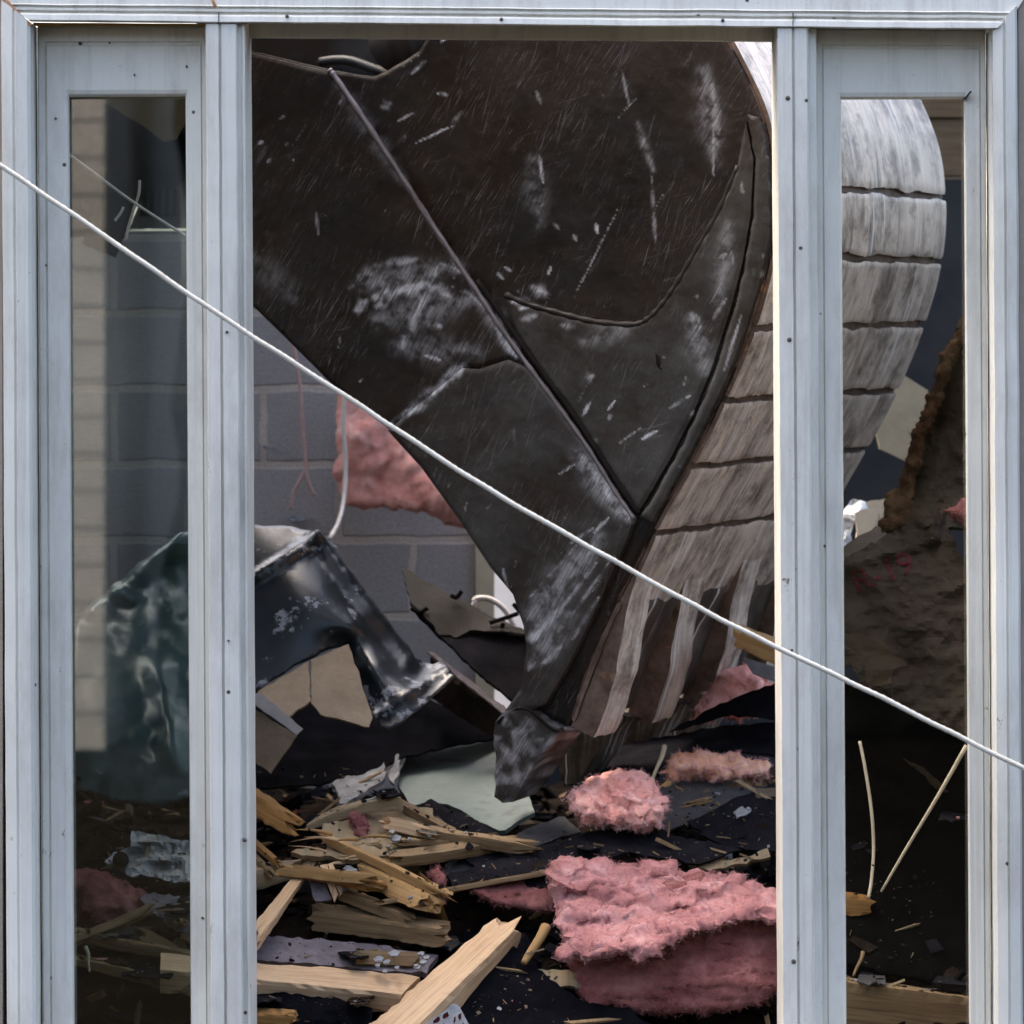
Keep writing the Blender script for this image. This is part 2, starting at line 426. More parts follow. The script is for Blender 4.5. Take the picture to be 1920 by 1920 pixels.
MT = dict(
    paint=paint('white_window_paint'),
    rust=plain('rusty_metal', (.30, .13, .05, 1), (.62, .36, .20, 1), 60, .9),
    screw=plain('screw_metal', (.06, .05, .045, 1), (.14, .11, .09, 1), 90, .6, .4),
    barewood=wood('bare_frame_wood', (.38, .22, .06, 1), (.50, .30, .10, 1), (.12, .07, .03, 1)),
    glass=glass('dusty_tinted_glass', (.74, .80, .79, 1), .14), clear=glass('clear_glass', (.90, .91, .91, 1), .035),
    cord=plain('white_cord', (.58, .54, .45, 1), (.74, .71, .62, 1), 30, .7, 0, .3, 400),
    block=blocks('concrete_block'),
    steel=steel('dark_bucket_steel', (.0038, .0028, .0022, 1), (.0135, .0092, .0068, 1), (.58, .58, .62, 1), .57),
    steelg=steel('grey_bucket_steel', (.030, .028, .025, 1), (.080, .075, .068, 1), (.60, .60, .62, 1), .57, amount=.8),
    steelb=steel('bluish_linkage_steel', (.02, .022, .026, 1), (.05, .055, .06, 1), (.40, .42, .46, 1), .68, attr=False, amount=.5),
    weld=steel('worn_lit_weld_bead', (.11, .095, .10, 1), (.24, .21, .22, 1), (.6, .59, .61, 1), .55, attr=False, amount=1.2),
    groove=plain('groove_black', (.006, .005, .004, 1), (.014, .011, .010, 1), 30, .8),  # flat near-black for seams, cracks, the gouge and the duct mouth
    shell=shellsteel('scraped_bucket_shell', [(.38, .14), (.47, .50), (.55, .76), (.66, .97)]), shelld=shellsteel('grimy_shaded_bucket_lip', [(.40, .018), (.50, .055), (.57, .15), (.67, .62)]),
    ledge=plain('rusty_shell_ledge', (.07, .042, .028, 1), (.24, .17, .13, 1), 22, .6, .4, .4, 60, [((.42, .2, .09, 1), 14, .62, .7)]),
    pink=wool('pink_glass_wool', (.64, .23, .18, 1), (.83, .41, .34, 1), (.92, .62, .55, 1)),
    pinkd=wool('dusty_shaded_pink_wool', (.11, .032, .03, 1), (.20, .075, .068, 1), (.32, .15, .14, 1)),  # darker pink, with the shade of the batt's underside in the colour
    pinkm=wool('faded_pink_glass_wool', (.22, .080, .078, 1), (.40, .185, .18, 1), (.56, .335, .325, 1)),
    fibrem=plain('faded_pink_fibres', (.42, .19, .18, 1), (.60, .35, .33, 1), 30, .9, 0, 0),
    peach=wool('peach_glass_wool', (.66, .24, .12, 1), (.84, .46, .29, 1), (.92, .66, .48, 1)),
    fibre=plain('pink_fibres', (.70, .32, .32, 1), (.9, .62, .6, 1), 30, .9, 0, 0),
    fibred=plain('dusty_shaded_pink_fibres', (.20, .08, .08, 1), (.34, .16, .16, 1), 30, .9, 0, 0),
    brownwool=wool('brown_dusty_wool', (.028, .013, .006, 1), (.062, .032, .015, 1), (.12, .07, .037, 1)),
    pine=wood('new_pine', (.46, .30, .165, 1), (.57, .39, .235, 1), (.22, .12, .06, 1)),
    pineo=wood('orange_pine', (.27, .155, .055, 1), (.38, .235, .10, 1), (.22, .12, .05, 1)),
    oldwood=wood('old_dark_wood', (.16, .10, .05, 1), (.25, .17, .09, 1), (.06, .035, .02, 1)),
    ply=wood('plywood', (.20, .145, .085, 1), (.29, .215, .13, 1), (.10, .12, .07, 1), scu=30, scv=4),
    rot=wood('rotten_wood', (.22, .10, .028, 1), (.34, .18, .06, 1), (.07, .045, .015, 1)),
    navy=plain('navy_sheet_metal', (.005, .007, .009, 1), (.013, .017, .022, 1), 6, .30, 0, .10, 60, [((.17, .18, .20, 1), 8.5, .57, .60), ((.14, .16, .18, 1), 22, .66, .72)], .3),
    teal=plain('teal_plastic_sheet', (.030, .056, .060, 1), (.085, .140, .145, 1), 7, .30, 0, .12, 30, [((.20, .26, .28, 1), 11, .62, .70)], .5),
    felt=plain('black_roofing_felt', (.007, .007, .009, 1), (.020, .019, .022, 1), 14, .9, 0, .6, 240, [((.07, .07, .09, 1), 26, .68, .76)], .15),
    feltg=plain('grey_roofing_shingle', (.045, .044, .047, 1), (.085, .08, .08, 1), 12, .85, 0, .6, 260, [((.02, .02, .022, 1), 9, .55, .7)], .15),
    charcoal=plain('charcoal_sheathing', (.030, .031, .036, 1), (.040, .042, .048, 1), 10, .85, 0, .2, 200),
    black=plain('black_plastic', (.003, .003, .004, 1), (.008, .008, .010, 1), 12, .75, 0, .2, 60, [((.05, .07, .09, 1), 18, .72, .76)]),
    brownpanel=plain('dark_brown_panel', (.020, .0175, .015, 1), (.040, .036, .031, 1), 9, .8, 0, .4, 160),
    card=plain('beige_card', (.17, .13, .09, 1), (.24, .19, .135, 1), 10, .85, 0, .3, 120),
    cardd=plain('brown_card', (.09, .068, .048, 1), (.15, .115, .08, 1), 10, .85, 0, .4, 100),
    kraft=plain('kraft_paper', (.014, .0095, .0055, 1), (.040, .028, .016, 1), 5, .75, 0, .15, 90, [((.085, .065, .042, 1), 8, .62, .75)]),
    red=plain('red_ink', (.045, .006, .007, 1), (.075, .009, .011, 1), 40, .8, 0, 0),
    mint=plain('mint_painted_board', (.085, .115, .106, 1), (.125, .16, .148, 1), 8, .7, 0, .3, 60, [((.05, .055, .05, 1), 9, .56, .7)]),
    plaster=plain('grey_plaster', (.16, .165, .175, 1), (.34, .345, .35, 1), 20, .9, 0, .6, 80),
    white=plain('white_panel', (.78, .79, .81, 1), (.86, .87, .88, 1), 12, .5, 0, .1),
    cream=plain('cream_board', (.72, .60, .44, 1), (.82, .70, .54, 1), 14, .8, 0, .2, 60, [((.12, .08, .06, 1), 11, .66, .7)]),
    tan=plain('tan_board', (.42, .36, .24, 1), (.54, .47, .33, 1), 12, .8, 0, .25, 60),
    foil=plain('crumpled_grey_foil', (.16, .17, .18, 1), (.34, .34, .35, 1), 14, .45, .5, .5, 60),
    lilac=plain('lilac_grey_shingle', (.11, .095, .105, 1), (.22, .19, .205, 1), 24, .85, 0, .7, 120),
    heap=plain('dark_debris', (.008, .006, .005, 1), (.030, .022, .017, 1), 12, .9, 0, .8, 50),
    siding=plain('tan_wall_siding', (.26, .22, .18, 1), (.36, .31, .26, 1), 8, .85, 0, .3, 60),
    clap=plain('pale_clapboard', (.20, .19, .175, 1), (.29, .275, .255, 1), 1.2, .7, 0, .1),
    hedge=plain('dark_hedge_leaves', (.004, .006, .003, 1), (.011, .015, .008, 1), 4, .8, 0, .2),
    earth=plain('bare_earth', (.004, .0035, .003, 1), (.009, .008, .006, 1), 2, 1, 0, .5, 20, None, 0),
    brownboards=plain('brown_weathered_boards', (.12, .078, .045, 1), (.20, .14, .09, 1), 7, .85, 0, .4, 40, None, .3, (1, 1, 9)),
    wire=plain('pale_cable', (.55, .50, .44, 1), (.70, .64, .58, 1), 60, .6, 0, 0),
    pinkwire=plain('pink_cable', (.42, .25, .22, 1), (.52, .34, .30, 1), 60, .7, 0, 0),
    blackwire=plain('black_wire', (.008, .007, .007, 1), (.02, .018, .017, 1), 60, .6, 0, 0),
    ceil=plain('stained_ceiling_board', (.17, .11, .05, 1), (.28, .19, .10, 1), 7, .9, 0, .4, 40, [((.05, .035, .02, 1), 9, .6, .7)]),
    duct=plain('black_duct', (.002, .0022, .0022, 1), (.006, .0062, .0058, 1), 9, .85, 0, .3, 30),
    vent=plain('grey_vent_panel', (.12, .115, .115, 1), (.18, .17, .17, 1), 14, .7, 0, .2),
)

# ------------------------------------------------------------------ setting
g = mesh('ground', [(-60, -60, 0), (60, -60, 0), (60, 60, 0), (-60, 60, 0)], [(0, 1, 2, 3)], MT['earth'], origin=(0, 0, 0)); tag(g, kind='structure')

def boxes(name, bx, mat, parent=None, origin=None):
    V, F = [], []
    for (x0, x1, y0, y1, z0, z1) in bx:
        b = len(V); V += [(x, y, z) for z in (z0, z1) for (x, y) in ((x0, y0), (x1, y0), (x1, y1), (x0, y1))]
        F += [tuple(b + i for i in f) for f in ((0, 3, 2, 1), (4, 5, 6, 7), (0, 1, 5, 4), (1, 2, 6, 5), (2, 3, 7, 6), (3, 0, 4, 7))]
    return mesh(name, V, F, mat, parent, origin=origin)

# front wall: one sheet with an opening
def front_wall():
    x0, x1 = -.957, .951; zt, zb = ZC + .995, ZC - 1.09
    out = [(-2.6, 0), (1.7, 0), (1.7, 3.0), (-2.6, 3.0)]; inn = [(x0, zb), (x1, zb), (x1, zt), (x0, zt)]
    V = [(x, y, z) for y in (.012, .16) for (x, z) in out + inn]
    F = []
    for s in (0, 8):
        for i in range(4):
            j = (i + 1) % 4; F.append((s + i, s + j, s + 4 + j, s + 4 + i))
    for k in (0, 4):
        for i in range(4):
            j = (i + 1) % 4; F.append((k + i, k + j, 8 + k + j, 8 + k + i))
    w = mesh('house_wall', V, F, MT['siding'], origin=(-.5, .05, 0))
    tag(w, 'tan house wall just showing at the edges of the white window', 'wall')
front_wall()

YB = 3.0
zb0 = ZC - (1005 - 960) * S0 * (D + YB) / D
z_top = ZC + (960 - 432) * S0 * (D + YB) / D
kB = S0 * (D + YB) / D
xj = (222 - 960) * kB
# mesh origin is put on a bed joint and a head joint so that the courses fall where the photograph has them
bw = boxes('block_wall', [(-2.6, -.100, YB, YB + .2, 0.0, z_top)], MT['block'], origin=(xj, YB, zb0 - .2029 * 2))
tag(bw, 'grey concrete block wall with beige mortar behind the rubble', 'wall')
# left return wall, charcoal wall, brown boards
lw = boxes('partition_wall', [(-1.75, -1.6, .2, YB - .01, 0, 1.9)], MT['brownpanel']); tag(lw, 'dark partition wall at the far left inside the house', 'wall')
cw = boxes('sheathing_wall', [(.085, 1.4, YB + .1, YB + .25, 0, 2.5)], MT['charcoal']); tag(cw, 'charcoal felt covered wall behind the right side of the bucket', 'wall')
bx = []
for i in range(7): bx.append((.9, 1.45, YB + .3 + .012 * (i % 2), YB + .36, 2.05 + i * .16, 2.05 + i * .16 + .155))
bb = mesh('board_wall', *(lambda o: ([v.co + o.location for v in o.data.vertices], [tuple(p.vertices) for p in o.data.polygons]))(boxes('tmp', bx, MT['brownboards'])), MT['brownboards'])
bpy.data.objects.remove(bpy.data.objects['tmp'])
tag(bb, 'brown weathered board wall at the top of the right window light', 'wall')
# door opening at the end of the block wall and white panel outside
dj = boxes('door_jamb', [(-.098, -.048, YB - .02, YB + .2, 0, 2.4)], MT['tan']); tag(dj, 'narrow beige wooden door jamb at the end of the block wall', 'door jamb')
wp = boxes('white_partition', [(-.25, .75, YB + 1.3, YB + 1.34, 0, 2.2)], MT['white']); tag(wp, 'bright white panel seen through the gap beside the bucket edge', 'panel')
nbx = [(-9, -2.72, -18.2 - .008 * 0, -18.0 + .0, i * .25, i * .25 + .25) for i in range(26)]
V, F = [], []
for i in range(27):
    z = i * .25
    V += [(-9, -18.0 + .009, z), (-2.75, -18 + .009, z), (-9, -18.0, z + .249), (-2.75, -18, z + .249)]
    b = i * 4; F.append((b, b + 1, b + 3, b + 2))
    if i: F.append((b - 2, b - 1, b + 1, b))
n0 = len(V); V += [(-9, -24, 0), (-2.75, -24, 0), (-9, -24, 6.75), (-2.75, -24, 6.75)]
F += [(n0, n0 + 1, n0 + 3, n0 + 2), (26 * 4 + 2, 26 * 4 + 3, n0 + 3, n0 + 2)]
F.append(tuple([n0 + 1, n0 + 3] + [x for i in reversed(range(27)) for x in (i * 4 + 3, i * 4 + 1)]))
nh = mesh('clapboard_house', V, F, MT['clap'])
tag(nh, 'pale clapboard house corner reflected as a strip in the left window light', 'house')
# unseen hedge, added so the panes reflect something dark
V, F = [], []
nx, nzz = 60, 34
for j in range(nzz + 1):
    for i in range(nx + 1):
        x = -2.4 + 16 * i / nx; z = 6.8 * j / nzz
        V.append((x + .2 * noise.noise(Vector((x, z, 3))), -19 + .7 * nz((x, z, 0), .9, 5) - .03 * z * z, z + .3 * noise.noise(Vector((x, z, 8)))))
for j in range(nzz):
    for i in range(nx):
        a = j * (nx + 1) + i; F.append((a, a + 1, a + nx + 2, a + nx + 1))
n = len(V); V += [(x, y - 2.2, z) for (x, y, z) in V]
hd = mesh('added_hedge', V, stitch(n, F), MT['hedge']); tag(hd, 'unseen tall dark hedge added to keep the window glass reflections dark', 'hedge')

cg = boxes('added_ceiling', [(-2.6, -.72, .17, 3.3, 3.02, 3.1)], MT['ceil']); tag(cg, kind='structure')  # unseen slab added overhead to keep the sun off the rubble

# ------------------------------------------------------------------ window
RK = lambda py: 11.0 * py / 1920                  # the frame leans by this many px from top to bottom
win = empty('window', (0, .03, ZC - 1.09))
tag(win, 'white painted three light window, middle light empty, narrow glazed lights either side', 'window')
def vbar(name, prof, top, bot=2100, mat='paint'):
    A = [P(x + RK(top(x)), top(x), y) for x, y in prof]; B = [P(x + RK(bot), bot, y) for x, y in prof]
    return loft(name, A, B, MT[mat], win, n=40, wob=.0009)
hy = lambda px: .0083 * px
LM = lambda x: max(-40, (x - 5) / 1.28) + 1.5
RM = lambda x: max(-40, (1912 - x) * .92 + 5) + .5
vbar('jamb', [(2, .004), (4, 0), (22, -.005), (25, -.002), (27, -.002), (29, -.006), (50, -.006), (57, 0), (58, .018), (62, .024), (63, .03), (70.5, .15), (2, .15)], LM)
vbar('jamb', [(1846, .15), (1853, .03), (1859, .018), (1861, 0), (1880, -.005), (1882, -.001), (1884, -.001), (1886, -.005), (1903, -.003), (1907, .004), (1907, .15)], RM)
flat = lambda x: 40 + hy(x) + 1
vbar('mullion', [(385, .16), (385, .004), (387, -.001), (409, -.003), (411, .004), (413, .004), (415, -.002), (441, -.002), (444, .003), (446, .013), (452, .014), (454, .009), (458, .009), (460, .018), (471, .16)], flat)
vbar('mullion', [(1446, .16), (1456.5, .006), (1458, -.001), (1484, -.003), (1486, .004), (1488, .004), (1490, -.002), (1512, -.002), (1515, .004), (1517, .022), (1529, .026), (1531, .05), (1532, .16)], flat)
hp = [(-70, .17), (-70, .012), (6, .006), (8, .001), (10, .007), (13, .007), (15, .001), (18, .001), (20, .007), (23, .007), (25, -.002), (27, -.006), (37, -.008), (39.5, -.004), (41, .17)]
A = [P(5 + max(0, py) * 1.28 + (0 if py > 0 else -40), py + hy(0), y) for py, y in hp]
B = [P(1912 - max(0, py) * 1.15 + (0 if py > 0 else 40), py + hy(1900), y) for py, y in hp]
loft('head', A, B, MT['paint'], win, n=60, wob=.0011)
loft('head_liner', [P(466, 40, .10), P(466, 70, .10), P(466, 72, .16), P(466, 40, .16)], [P(1449, 48, .10), P(1449, 77, .10), P(1449, 79, .16), P(1449, 48, .16)], MT['paint'], win, n=30, wob=.001)
boxes('sill', [(-.99, .99, -.05, .17, ZC - 1.15, ZC - 1.09)], MT['paint'], win)
loft('wood_strip', [P(62, 42, .03), P(62, 42, .05), P(62, 49, .05), P(62, 49, .03)], [P(384, 44.5, .03), P(384, 44.5, .05), P(384, 49, .05), P(384, 49, .03)], MT['barewood'], win, n=20, wob=.0012)
def sash(o4, i4, prof, gm):
    V, F = [], []
    m = len(prof)
    for c in range(4):
        for f, y in prof:
            x = o4[c][0] + (i4[c][0] - o4[c][0]) * f; py = o4[c][1] + (i4[c][1] - o4[c][1]) * f
            V.append(P(x + RK(py), py, y))
    for c in range(4):
        for j in range(m):
            a, b = c * m + j, c * m + (j + 1) % m; e, f_ = ((c + 1) % 4) * m + j, ((c + 1) % 4) * m + (j + 1) % m
            F.append((a, b, f_, e))
    s = mesh('sash', V, F, MT['paint'], win)
    q = [P(i4[c][0] + RK(i4[c][1]) + (-6, 6, 6, -6)[c], i4[c][1] + (-6, -6, 6, 6)[c], .100) for c in range(4)]
    q2 = [v + Vector((0, .004, 0)) for v in q]
    mesh('glass_pane', q + q2, [(0, 1, 2, 3), (7, 6, 5, 4), (0, 4, 5, 1), (1, 5, 6, 2), (2, 6, 7, 3), (3, 7, 4, 0)], MT[gm], s)
    return s
pr = [(f, y + .022) for f, y in [(0, .05), (0, .052), (.03, .047), (.22, .046), (.24, .051), (.27, .051), (.29, .047), (.9, .049), (.96, .052), (1, .06), (1, .096), (0, .096)][1:]]
sash([(70, 48), (387, 48), (387, 2090), (70, 2090)], [(129, 182), (347, 181), (347, 2000), (129, 2000)], pr, 'glass')
sash([(1530, 53), (1847, 55), (1847, 2090), (1530, 2090)], [(1576, 187), (1806, 186), (1806, 2000), (1576, 2000)], pr, 'clear')
def disc(px, py, y, r, mat, name, n=10, irr=0):
    c = P(px, py, y); V = [c + Vector((0, -.0022, 0))]
    for i in range(n):
        a = 2 * math.pi * i / n; q = r * (1 + random.uniform(-irr, irr)); V.append(c + Vector((q * math.cos(a), 0, q * math.sin(a))))
    for i in range(n): V.append(V[1 + i] + Vector((0, .004, 0)))
    F = [(0, 1 + i, 1 + (i + 1) % n) for i in range(n)] + [(1 + i, 1 + (i + 1) % n, 1 + n + (i + 1) % n, 1 + n + i) for i in range(n)]
    mesh(name, V, F, MT[mat], win)
for (x, y) in ((538, 30), (940, 36), (1355, 38)): disc(x, y, -.0085, .0035, 'screw', 'screw')
for (x, y) in ((1477, 184), (1480, 637), (1488, 1803)): disc(x, y, -.0035, .0045, 'screw', 'screw')
for (x, y, r) in ((458, 1575, .0042), (425, 622, .0025), (428, 1201, .0022), (86, 497, .0022), (105, 222, .0022), (380, 1722, .003), (1546, 1024, .003), (1484, 1220, .003), (150, 82, .003), (205, 80, .0025), (350, 124, .0028), (252, 140, .0022)):
    on_sash = x < 385 or x > 1530
    disc(x, y, .068 if on_sash and x > 70 and x < 1850 else -.0045, r, 'screw', 'dirt_speck', 7, .4)
loft('rusty_joint', [P(-8, -12, .0), P(-2, -14, .0), P(-2, -14, .02), P(-8, -12, .02)], [P(55, 50, -.004), P(59, 46, -.004), P(59, 46, .02), P(55, 50, .02)], MT['rust'], win, n=20, wob=.0035)
tube('rusty_nail', [P(396, -8, -.006), P(400, 4, -.009), P(404, 13, -.007)], .0032, MT['rust'], win, 4)
for x in (409, 1486): loft('butt_joint', [P(x, 24, -.0088), P(x + 1.6, 24, -.0088), P(x + 1.6, 24, .01), P(x, 24, .01)], [P(x, 40 + hy(x), -.0088), P(x + 1.6, 40 + hy(x), -.0088), P(x + 1.6, 40 + hy(x), .01), P(x, 40 + hy(x), .01)], MT['screw'], win, n=4, wob=0)
loft('corner_crack', [P(1806, 186, .0945), P(1808, 188, .0945), P(1808, 188, .06), P(1806, 186, .06)], [P(1820, 170, .0462), P(1822.5, 172, .0462), P(1822.5, 172, .06), P(1820, 170, .06)], MT['groove'], win, n=4, wob=.0006)

# cord across the front
crom2 = lambda c: [(p.x, p.y) for p in crom([Vector((a, b, 0)) for a, b in c], 5)]
cp = [(-260, 130), (-120, 225), (0, 310), (240, 473), (480, 635), (720, 790), (960, 943), (1200, 1079), (1455, 1213), (1700, 1331), (1920, 1441), (2150, 1560)]
cd = tube('cord', [P(x, y, -.35) + Vector((0, 0, .0012 * math.sin(x * .013) + .0008 * math.sin(x * .05))) for x, y in crom2(cp)], .0044, MT['cord'], None, 8, 12, twist=True)
tag(cd, 'white cord stretched diagonally across the front of the window', 'cord')

# ------------------------------------------------------------------ excavator bucket
WX = Vector((.423, .905, .05)).normalized()          # width axis of the bucket, near side to far side
Q0 = P(960, 900, 1.0); WID = 1.1
CAM = Vector((0, -D, ZC))
def BP(px, py, off=0.0):
    """photo pixel -> point on the near side plate, moved by off metres across the bucket"""
    r = P(px, py, 0) - CAM
    t = (Q0 - CAM).dot(WX) / r.dot(WX)
    return CAM + r * t + WX * off
bucket = empty('excavator_bucket', BP(940, 1500))
tag(bucket, 'huge dark scratched steel excavator bucket hanging teeth down behind the middle window light', 'excavator bucket')

def seg_d(x, y, s):
    ax, ay, bx, by = s[:4]; L2 = (bx - ax) ** 2 + (by - ay) ** 2 + 1e-6
    t = np.clip(((x - ax) * (bx - ax) + (y - ay) * (by - ay)) / L2, 0, 1)
    return np.hypot(x - ax - (bx - ax) * t, y - ay - (by - ay) * t), t
WEAR = [(690, 535, 860, 500, 20, .30), (715, 600, 900, 560, 24, .26), (750, 650, 900, 660, 22, .22), (900, 545, 960, 640, 14, .30), (480, 480, 560, 560, 20, .12), (640, 160, 760, 340, 12, .14), (1000, 300, 1010, 420, 18, .14), (1320, 130, 1340, 300, 20, .2),
  # x0 y0 x1 y1 half-width strength : scuffs, gouges and bright scrapes on the near side
    (735, 797, 800, 752, 5, .8), (775, 775, 832, 725, 9, .75), (832, 725, 876, 686, 9, .8), (740, 795, 770, 768, 4, .9),
    (680, 520, 730, 497, 8, .4), (725, 497, 790, 487, 7, .45), (665, 540, 690, 520, 6, .35),
    (712, 558, 755, 545, 11, .6), (755, 545, 830, 537, 12, .75), (715, 575, 740, 560, 9, .45), (830, 540, 850, 556, 8, .5),
    (831, 495, 815, 540, 4, .6), (812, 540, 790, 590, 9, .6), (788, 590, 762, 650, 9, .55), (831, 493, 858, 502, 4, .65), (858, 502, 880, 516, 4, .6),
    (880, 545, 928, 588, 5, .55), (868, 545, 900, 556, 5, .4), (805, 604, 832, 612, 7, .6), (805, 667, 835, 676, 5, .95), (680, 575, 695, 565, 8, .5), (675, 580, 685, 580, 7, .5),
    (940, 615, 975, 668, 8, .75), (925, 575, 945, 615, 5, .6), (1000, 540, 1022, 552, 8, .75), (965, 565, 1000, 570, 6, .6), (975, 580, 998, 575, 5, .8), (985, 600, 1008, 592, 6, .6),
    (780, 268, 850, 235, 2, .8), (740, 230, 775, 212, 2, .7), (845, 235, 865, 210, 5, .6), (770, 140, 800, 112, 4, .6), (820, 175, 838, 178, 4, .9), (718, 200, 730, 195, 6, .6),
    (825, 80, 838, 72, 2, .8), (1005, 170, 1015, 195, 4, .35), (1012, 290, 1018, 345, 3, .7), (1165, 130, 1180, 200, 3, .3), (1335, 160, 1345, 270, 9, .35), (1337, 230, 1338, 330, 3, .4),
    (1195, 230, 1225, 320, 6, .25), (1222, 330, 1230, 470, 4, .35), (1160, 390, 1075, 560, 1.2, .45), (945, 500, 960, 510, 3, .6), (930, 510, 945, 525, 3, .7),
    (1118, 420, 1120, 438, 3, .9), (1040, 420, 1048, 430, 4, .7), (1075, 440, 1080, 452, 4, .5), (1025, 520, 1033, 500, 2, .9), (510, 272, 490, 305, 5, .15), (493, 270, 500, 266, 4, .8), (508, 304, 516, 298, 4, .8), (556, 303, 558, 299, 3, .7),
    (600, 395, 605, 440, 3, .3), (640, 200, 655, 180, 2, .3), (470, 500, 478, 470, 2, .4), (530, 225, 545, 215, 2, .3),
]
WEARG = [
    (1000, 1160, 1130, 1010, 22, .35), (1090, 850, 1170, 960, 18, .32), (1300, 600, 1330, 700, 20, .24), (1010, 1240, 1080, 1150, 18, .3), (1100, 640, 1180, 620, 16, .2), (1370, 420, 1350, 560, 14, .25),
    (1097, 780, 1110, 755, 3, .75), (1140, 775, 1158, 750, 2, .8), (1145, 790, 1150, 775, 3, .5), (1160, 835, 1212, 798, 1.5, .5), (1205, 825, 1236, 808, 3, .9), (1118, 830, 1122, 826, 6, .7),
    (1055, 890, 1090, 868, 2, .5), (1300, 590, 1325, 640, 9, .4), (1310, 590, 1320, 620, 5, .5), (1260, 765, 1300, 740, 4, .6), (1305, 770, 1300, 785, 5, .7), (1340, 600, 1365, 560, 4, .5), (1362, 700, 1395, 590, 3, .45),
    (1375, 470, 1380, 500, 3, .3), (1360, 350, 1370, 330, 3, .6), (1395, 340, 1398, 365, 4, .6), (1355, 485, 1365, 475, 3, .7), (1100, 710, 1115, 705, 6, .5), (1060, 610, 1080, 612, 6, .35), (1190, 605, 1205, 596, 5, .5),
    (1105, 860, 1150, 930, 9, .7), (1090, 845, 1120, 880, 6, .5), (1150, 930, 1190, 975, 10, .6), (1120, 1000, 1150, 970, 3, .8), (1075, 1020, 1120, 990, 4, .6), (1000, 1120, 1100, 1010, 4, .45), (1020, 1190, 1130, 1050, 5, .5),
    (1000, 1195, 1060, 1140, 10, .5), (1005, 1200, 1020, 1180, 8, .8), (1060, 1180, 1160, 1040, 4, .45), (1080, 1200, 1130, 1120, 5, .4), (1030, 1240, 1060, 1210, 6, .5), (1065, 1290, 1080, 1250, 4, .6), (1000, 1250, 1010, 1240, 6, .6), (960, 1100, 950, 1060, 3, .4), (953, 1378, 956, 1392, 5, 1.),
]
def wearfield(x, y, segs, seed, nrand, box):
    rs = np.random.RandomState(seed); w = np.zeros(x.shape)
    allsegs = list(segs)
    for _ in range(nrand):
        cx, cy = rs.uniform(box[0], box[2]), rs.uniform(box[1], box[3]); L = rs.gamma(1.6, 14); a = R(rs.normal(58, 16))
        allsegs.append((cx, cy, cx + L * math.cos(a), cy - L * math.sin(a), rs.uniform(.7, 1.6), rs.beta(1.2, 3.6) * .75))
    for s in allsegs:
        m = s[4] * 2.2 + 4
        k = (x > min(s[0], s[2]) - m) & (x < max(s[0], s[2]) + m) & (y > min(s[1], s[3]) - m) & (y < max(s[1], s[3]) + m)
        if not k.any(): continue
        d, t = seg_d(x[k], y[k], s)
        wd = s[4] * .8 * np.maximum(.25, np.sin(np.pi * np.clip(t, .03, .97)) ** .6) if s[4] < 6 else s[4] * 1.3 * np.maximum(.5, np.sin(np.pi * np.clip(t, .05, .95)) ** .5)
        f = s[5] * (np.clip(1.35 - d / (wd * 1.25), 0, 1) if s[4] < 3.5 else 1.1 * np.exp(-1.1 * (d / wd) ** 2))
        if s[4] >= 3.5:
            f = f * np.array([min(1, max(.1, .7 + 1.1 * noise.noise(Vector((a, b, 5)) * .05) + .6 * noise.noise(Vector((a, b, 9)) * .16))) for a, b in zip(x[k], y[k])])
        w[k] = np.maximum(w[k], f)
    return w
def plate(name, pts, mat, off, thick, step=3.4, segs=WEAR, seed=1, nrand=300, dent=.0025, jag=0, curve=None):
    v2, fs, dist = tri([tuple(p) for p in pts], step, jag, .2)
    V = []
    for (x, y), d in zip(v2, dist):
        p = BP(x, y, off)
        dd = dent * nz(p, 3.5, 4) + .0006 * nz(p, 40, 2) + (.004 * max(0, 1 - d / 7))
        V.append(p + WX * dd)
    n = len(V); V2 = V + [v + WX * thick for v in V]
    uv = [(x / 1000, -y / 1000) for x, y in v2] * 2
    o = mesh(name, V2, stitch(n, fs), mat, bucket, True, uv)
    q = np.array(v2); bx = (q[:, 0].min(), q[:, 1].min(), q[:, 0].max(), q[:, 1].max())
    w = wearfield(q[:, 0], q[:, 1], segs, seed, nrand, bx)
    at = o.data.attributes.new('wear', 'FLOAT', 'POINT'); at.data.foreach_set('value', np.concatenate([w, w]).astype(np.float32))
    mark_sharp(o); return o
def mark_sharp(o, ang=35):
    bm = bmesh.new(); bm.from_mesh(o.data)
    for e in bm.edges:
        if len(e.link_faces) == 2 and e.calc_face_angle(0) > R(ang): e.smooth = False
    bm.to_mesh(o.data); bm.free()

SH = [(1180, -110), (1250, -55), (1310, 10), (1358, 72), (1400, 150), (1432, 232), (1446, 320), (1449, 400), (1441, 480), (1420, 565), (1388, 660), (1345, 760), (1300, 850), (1252, 935), (1225, 985), (1190, 1060), (1152, 1135), (1105, 1240), (1078, 1325), (1064, 1362)]
SHC = [(p.x, p.y) for p in crom([Vector((x, y, 0)) for x, y in SH], 8)]
top_l = [(362, 60), (362, 98), (420, 90), (478, 98), (520, 108), (560, 118), (600, 127), (625, 132), (660, 138), (700, 143), (722, 134), (738, 124), (760, 112), (785, 95), (806, 60), (850, -60), (900, -110)]
left_e = [(1000, 1330), (945, 1345), (985, 1290), (998, 1215), (992, 1170), (972, 1110), (930, 1060), (872, 972), (800, 872), (740, 802), (640, 725), (560, 645), (478, 565), (430, 515), (385, 460), (362, 400)]
plate('side_plate', top_l + SHC + left_e, MT['steel'], 0.0, .028, nrand=80, seed=2)
plate('side_plate', top_l + SHC + left_e, MT['steel'], WID - .028, .028, step=16, nrand=0)
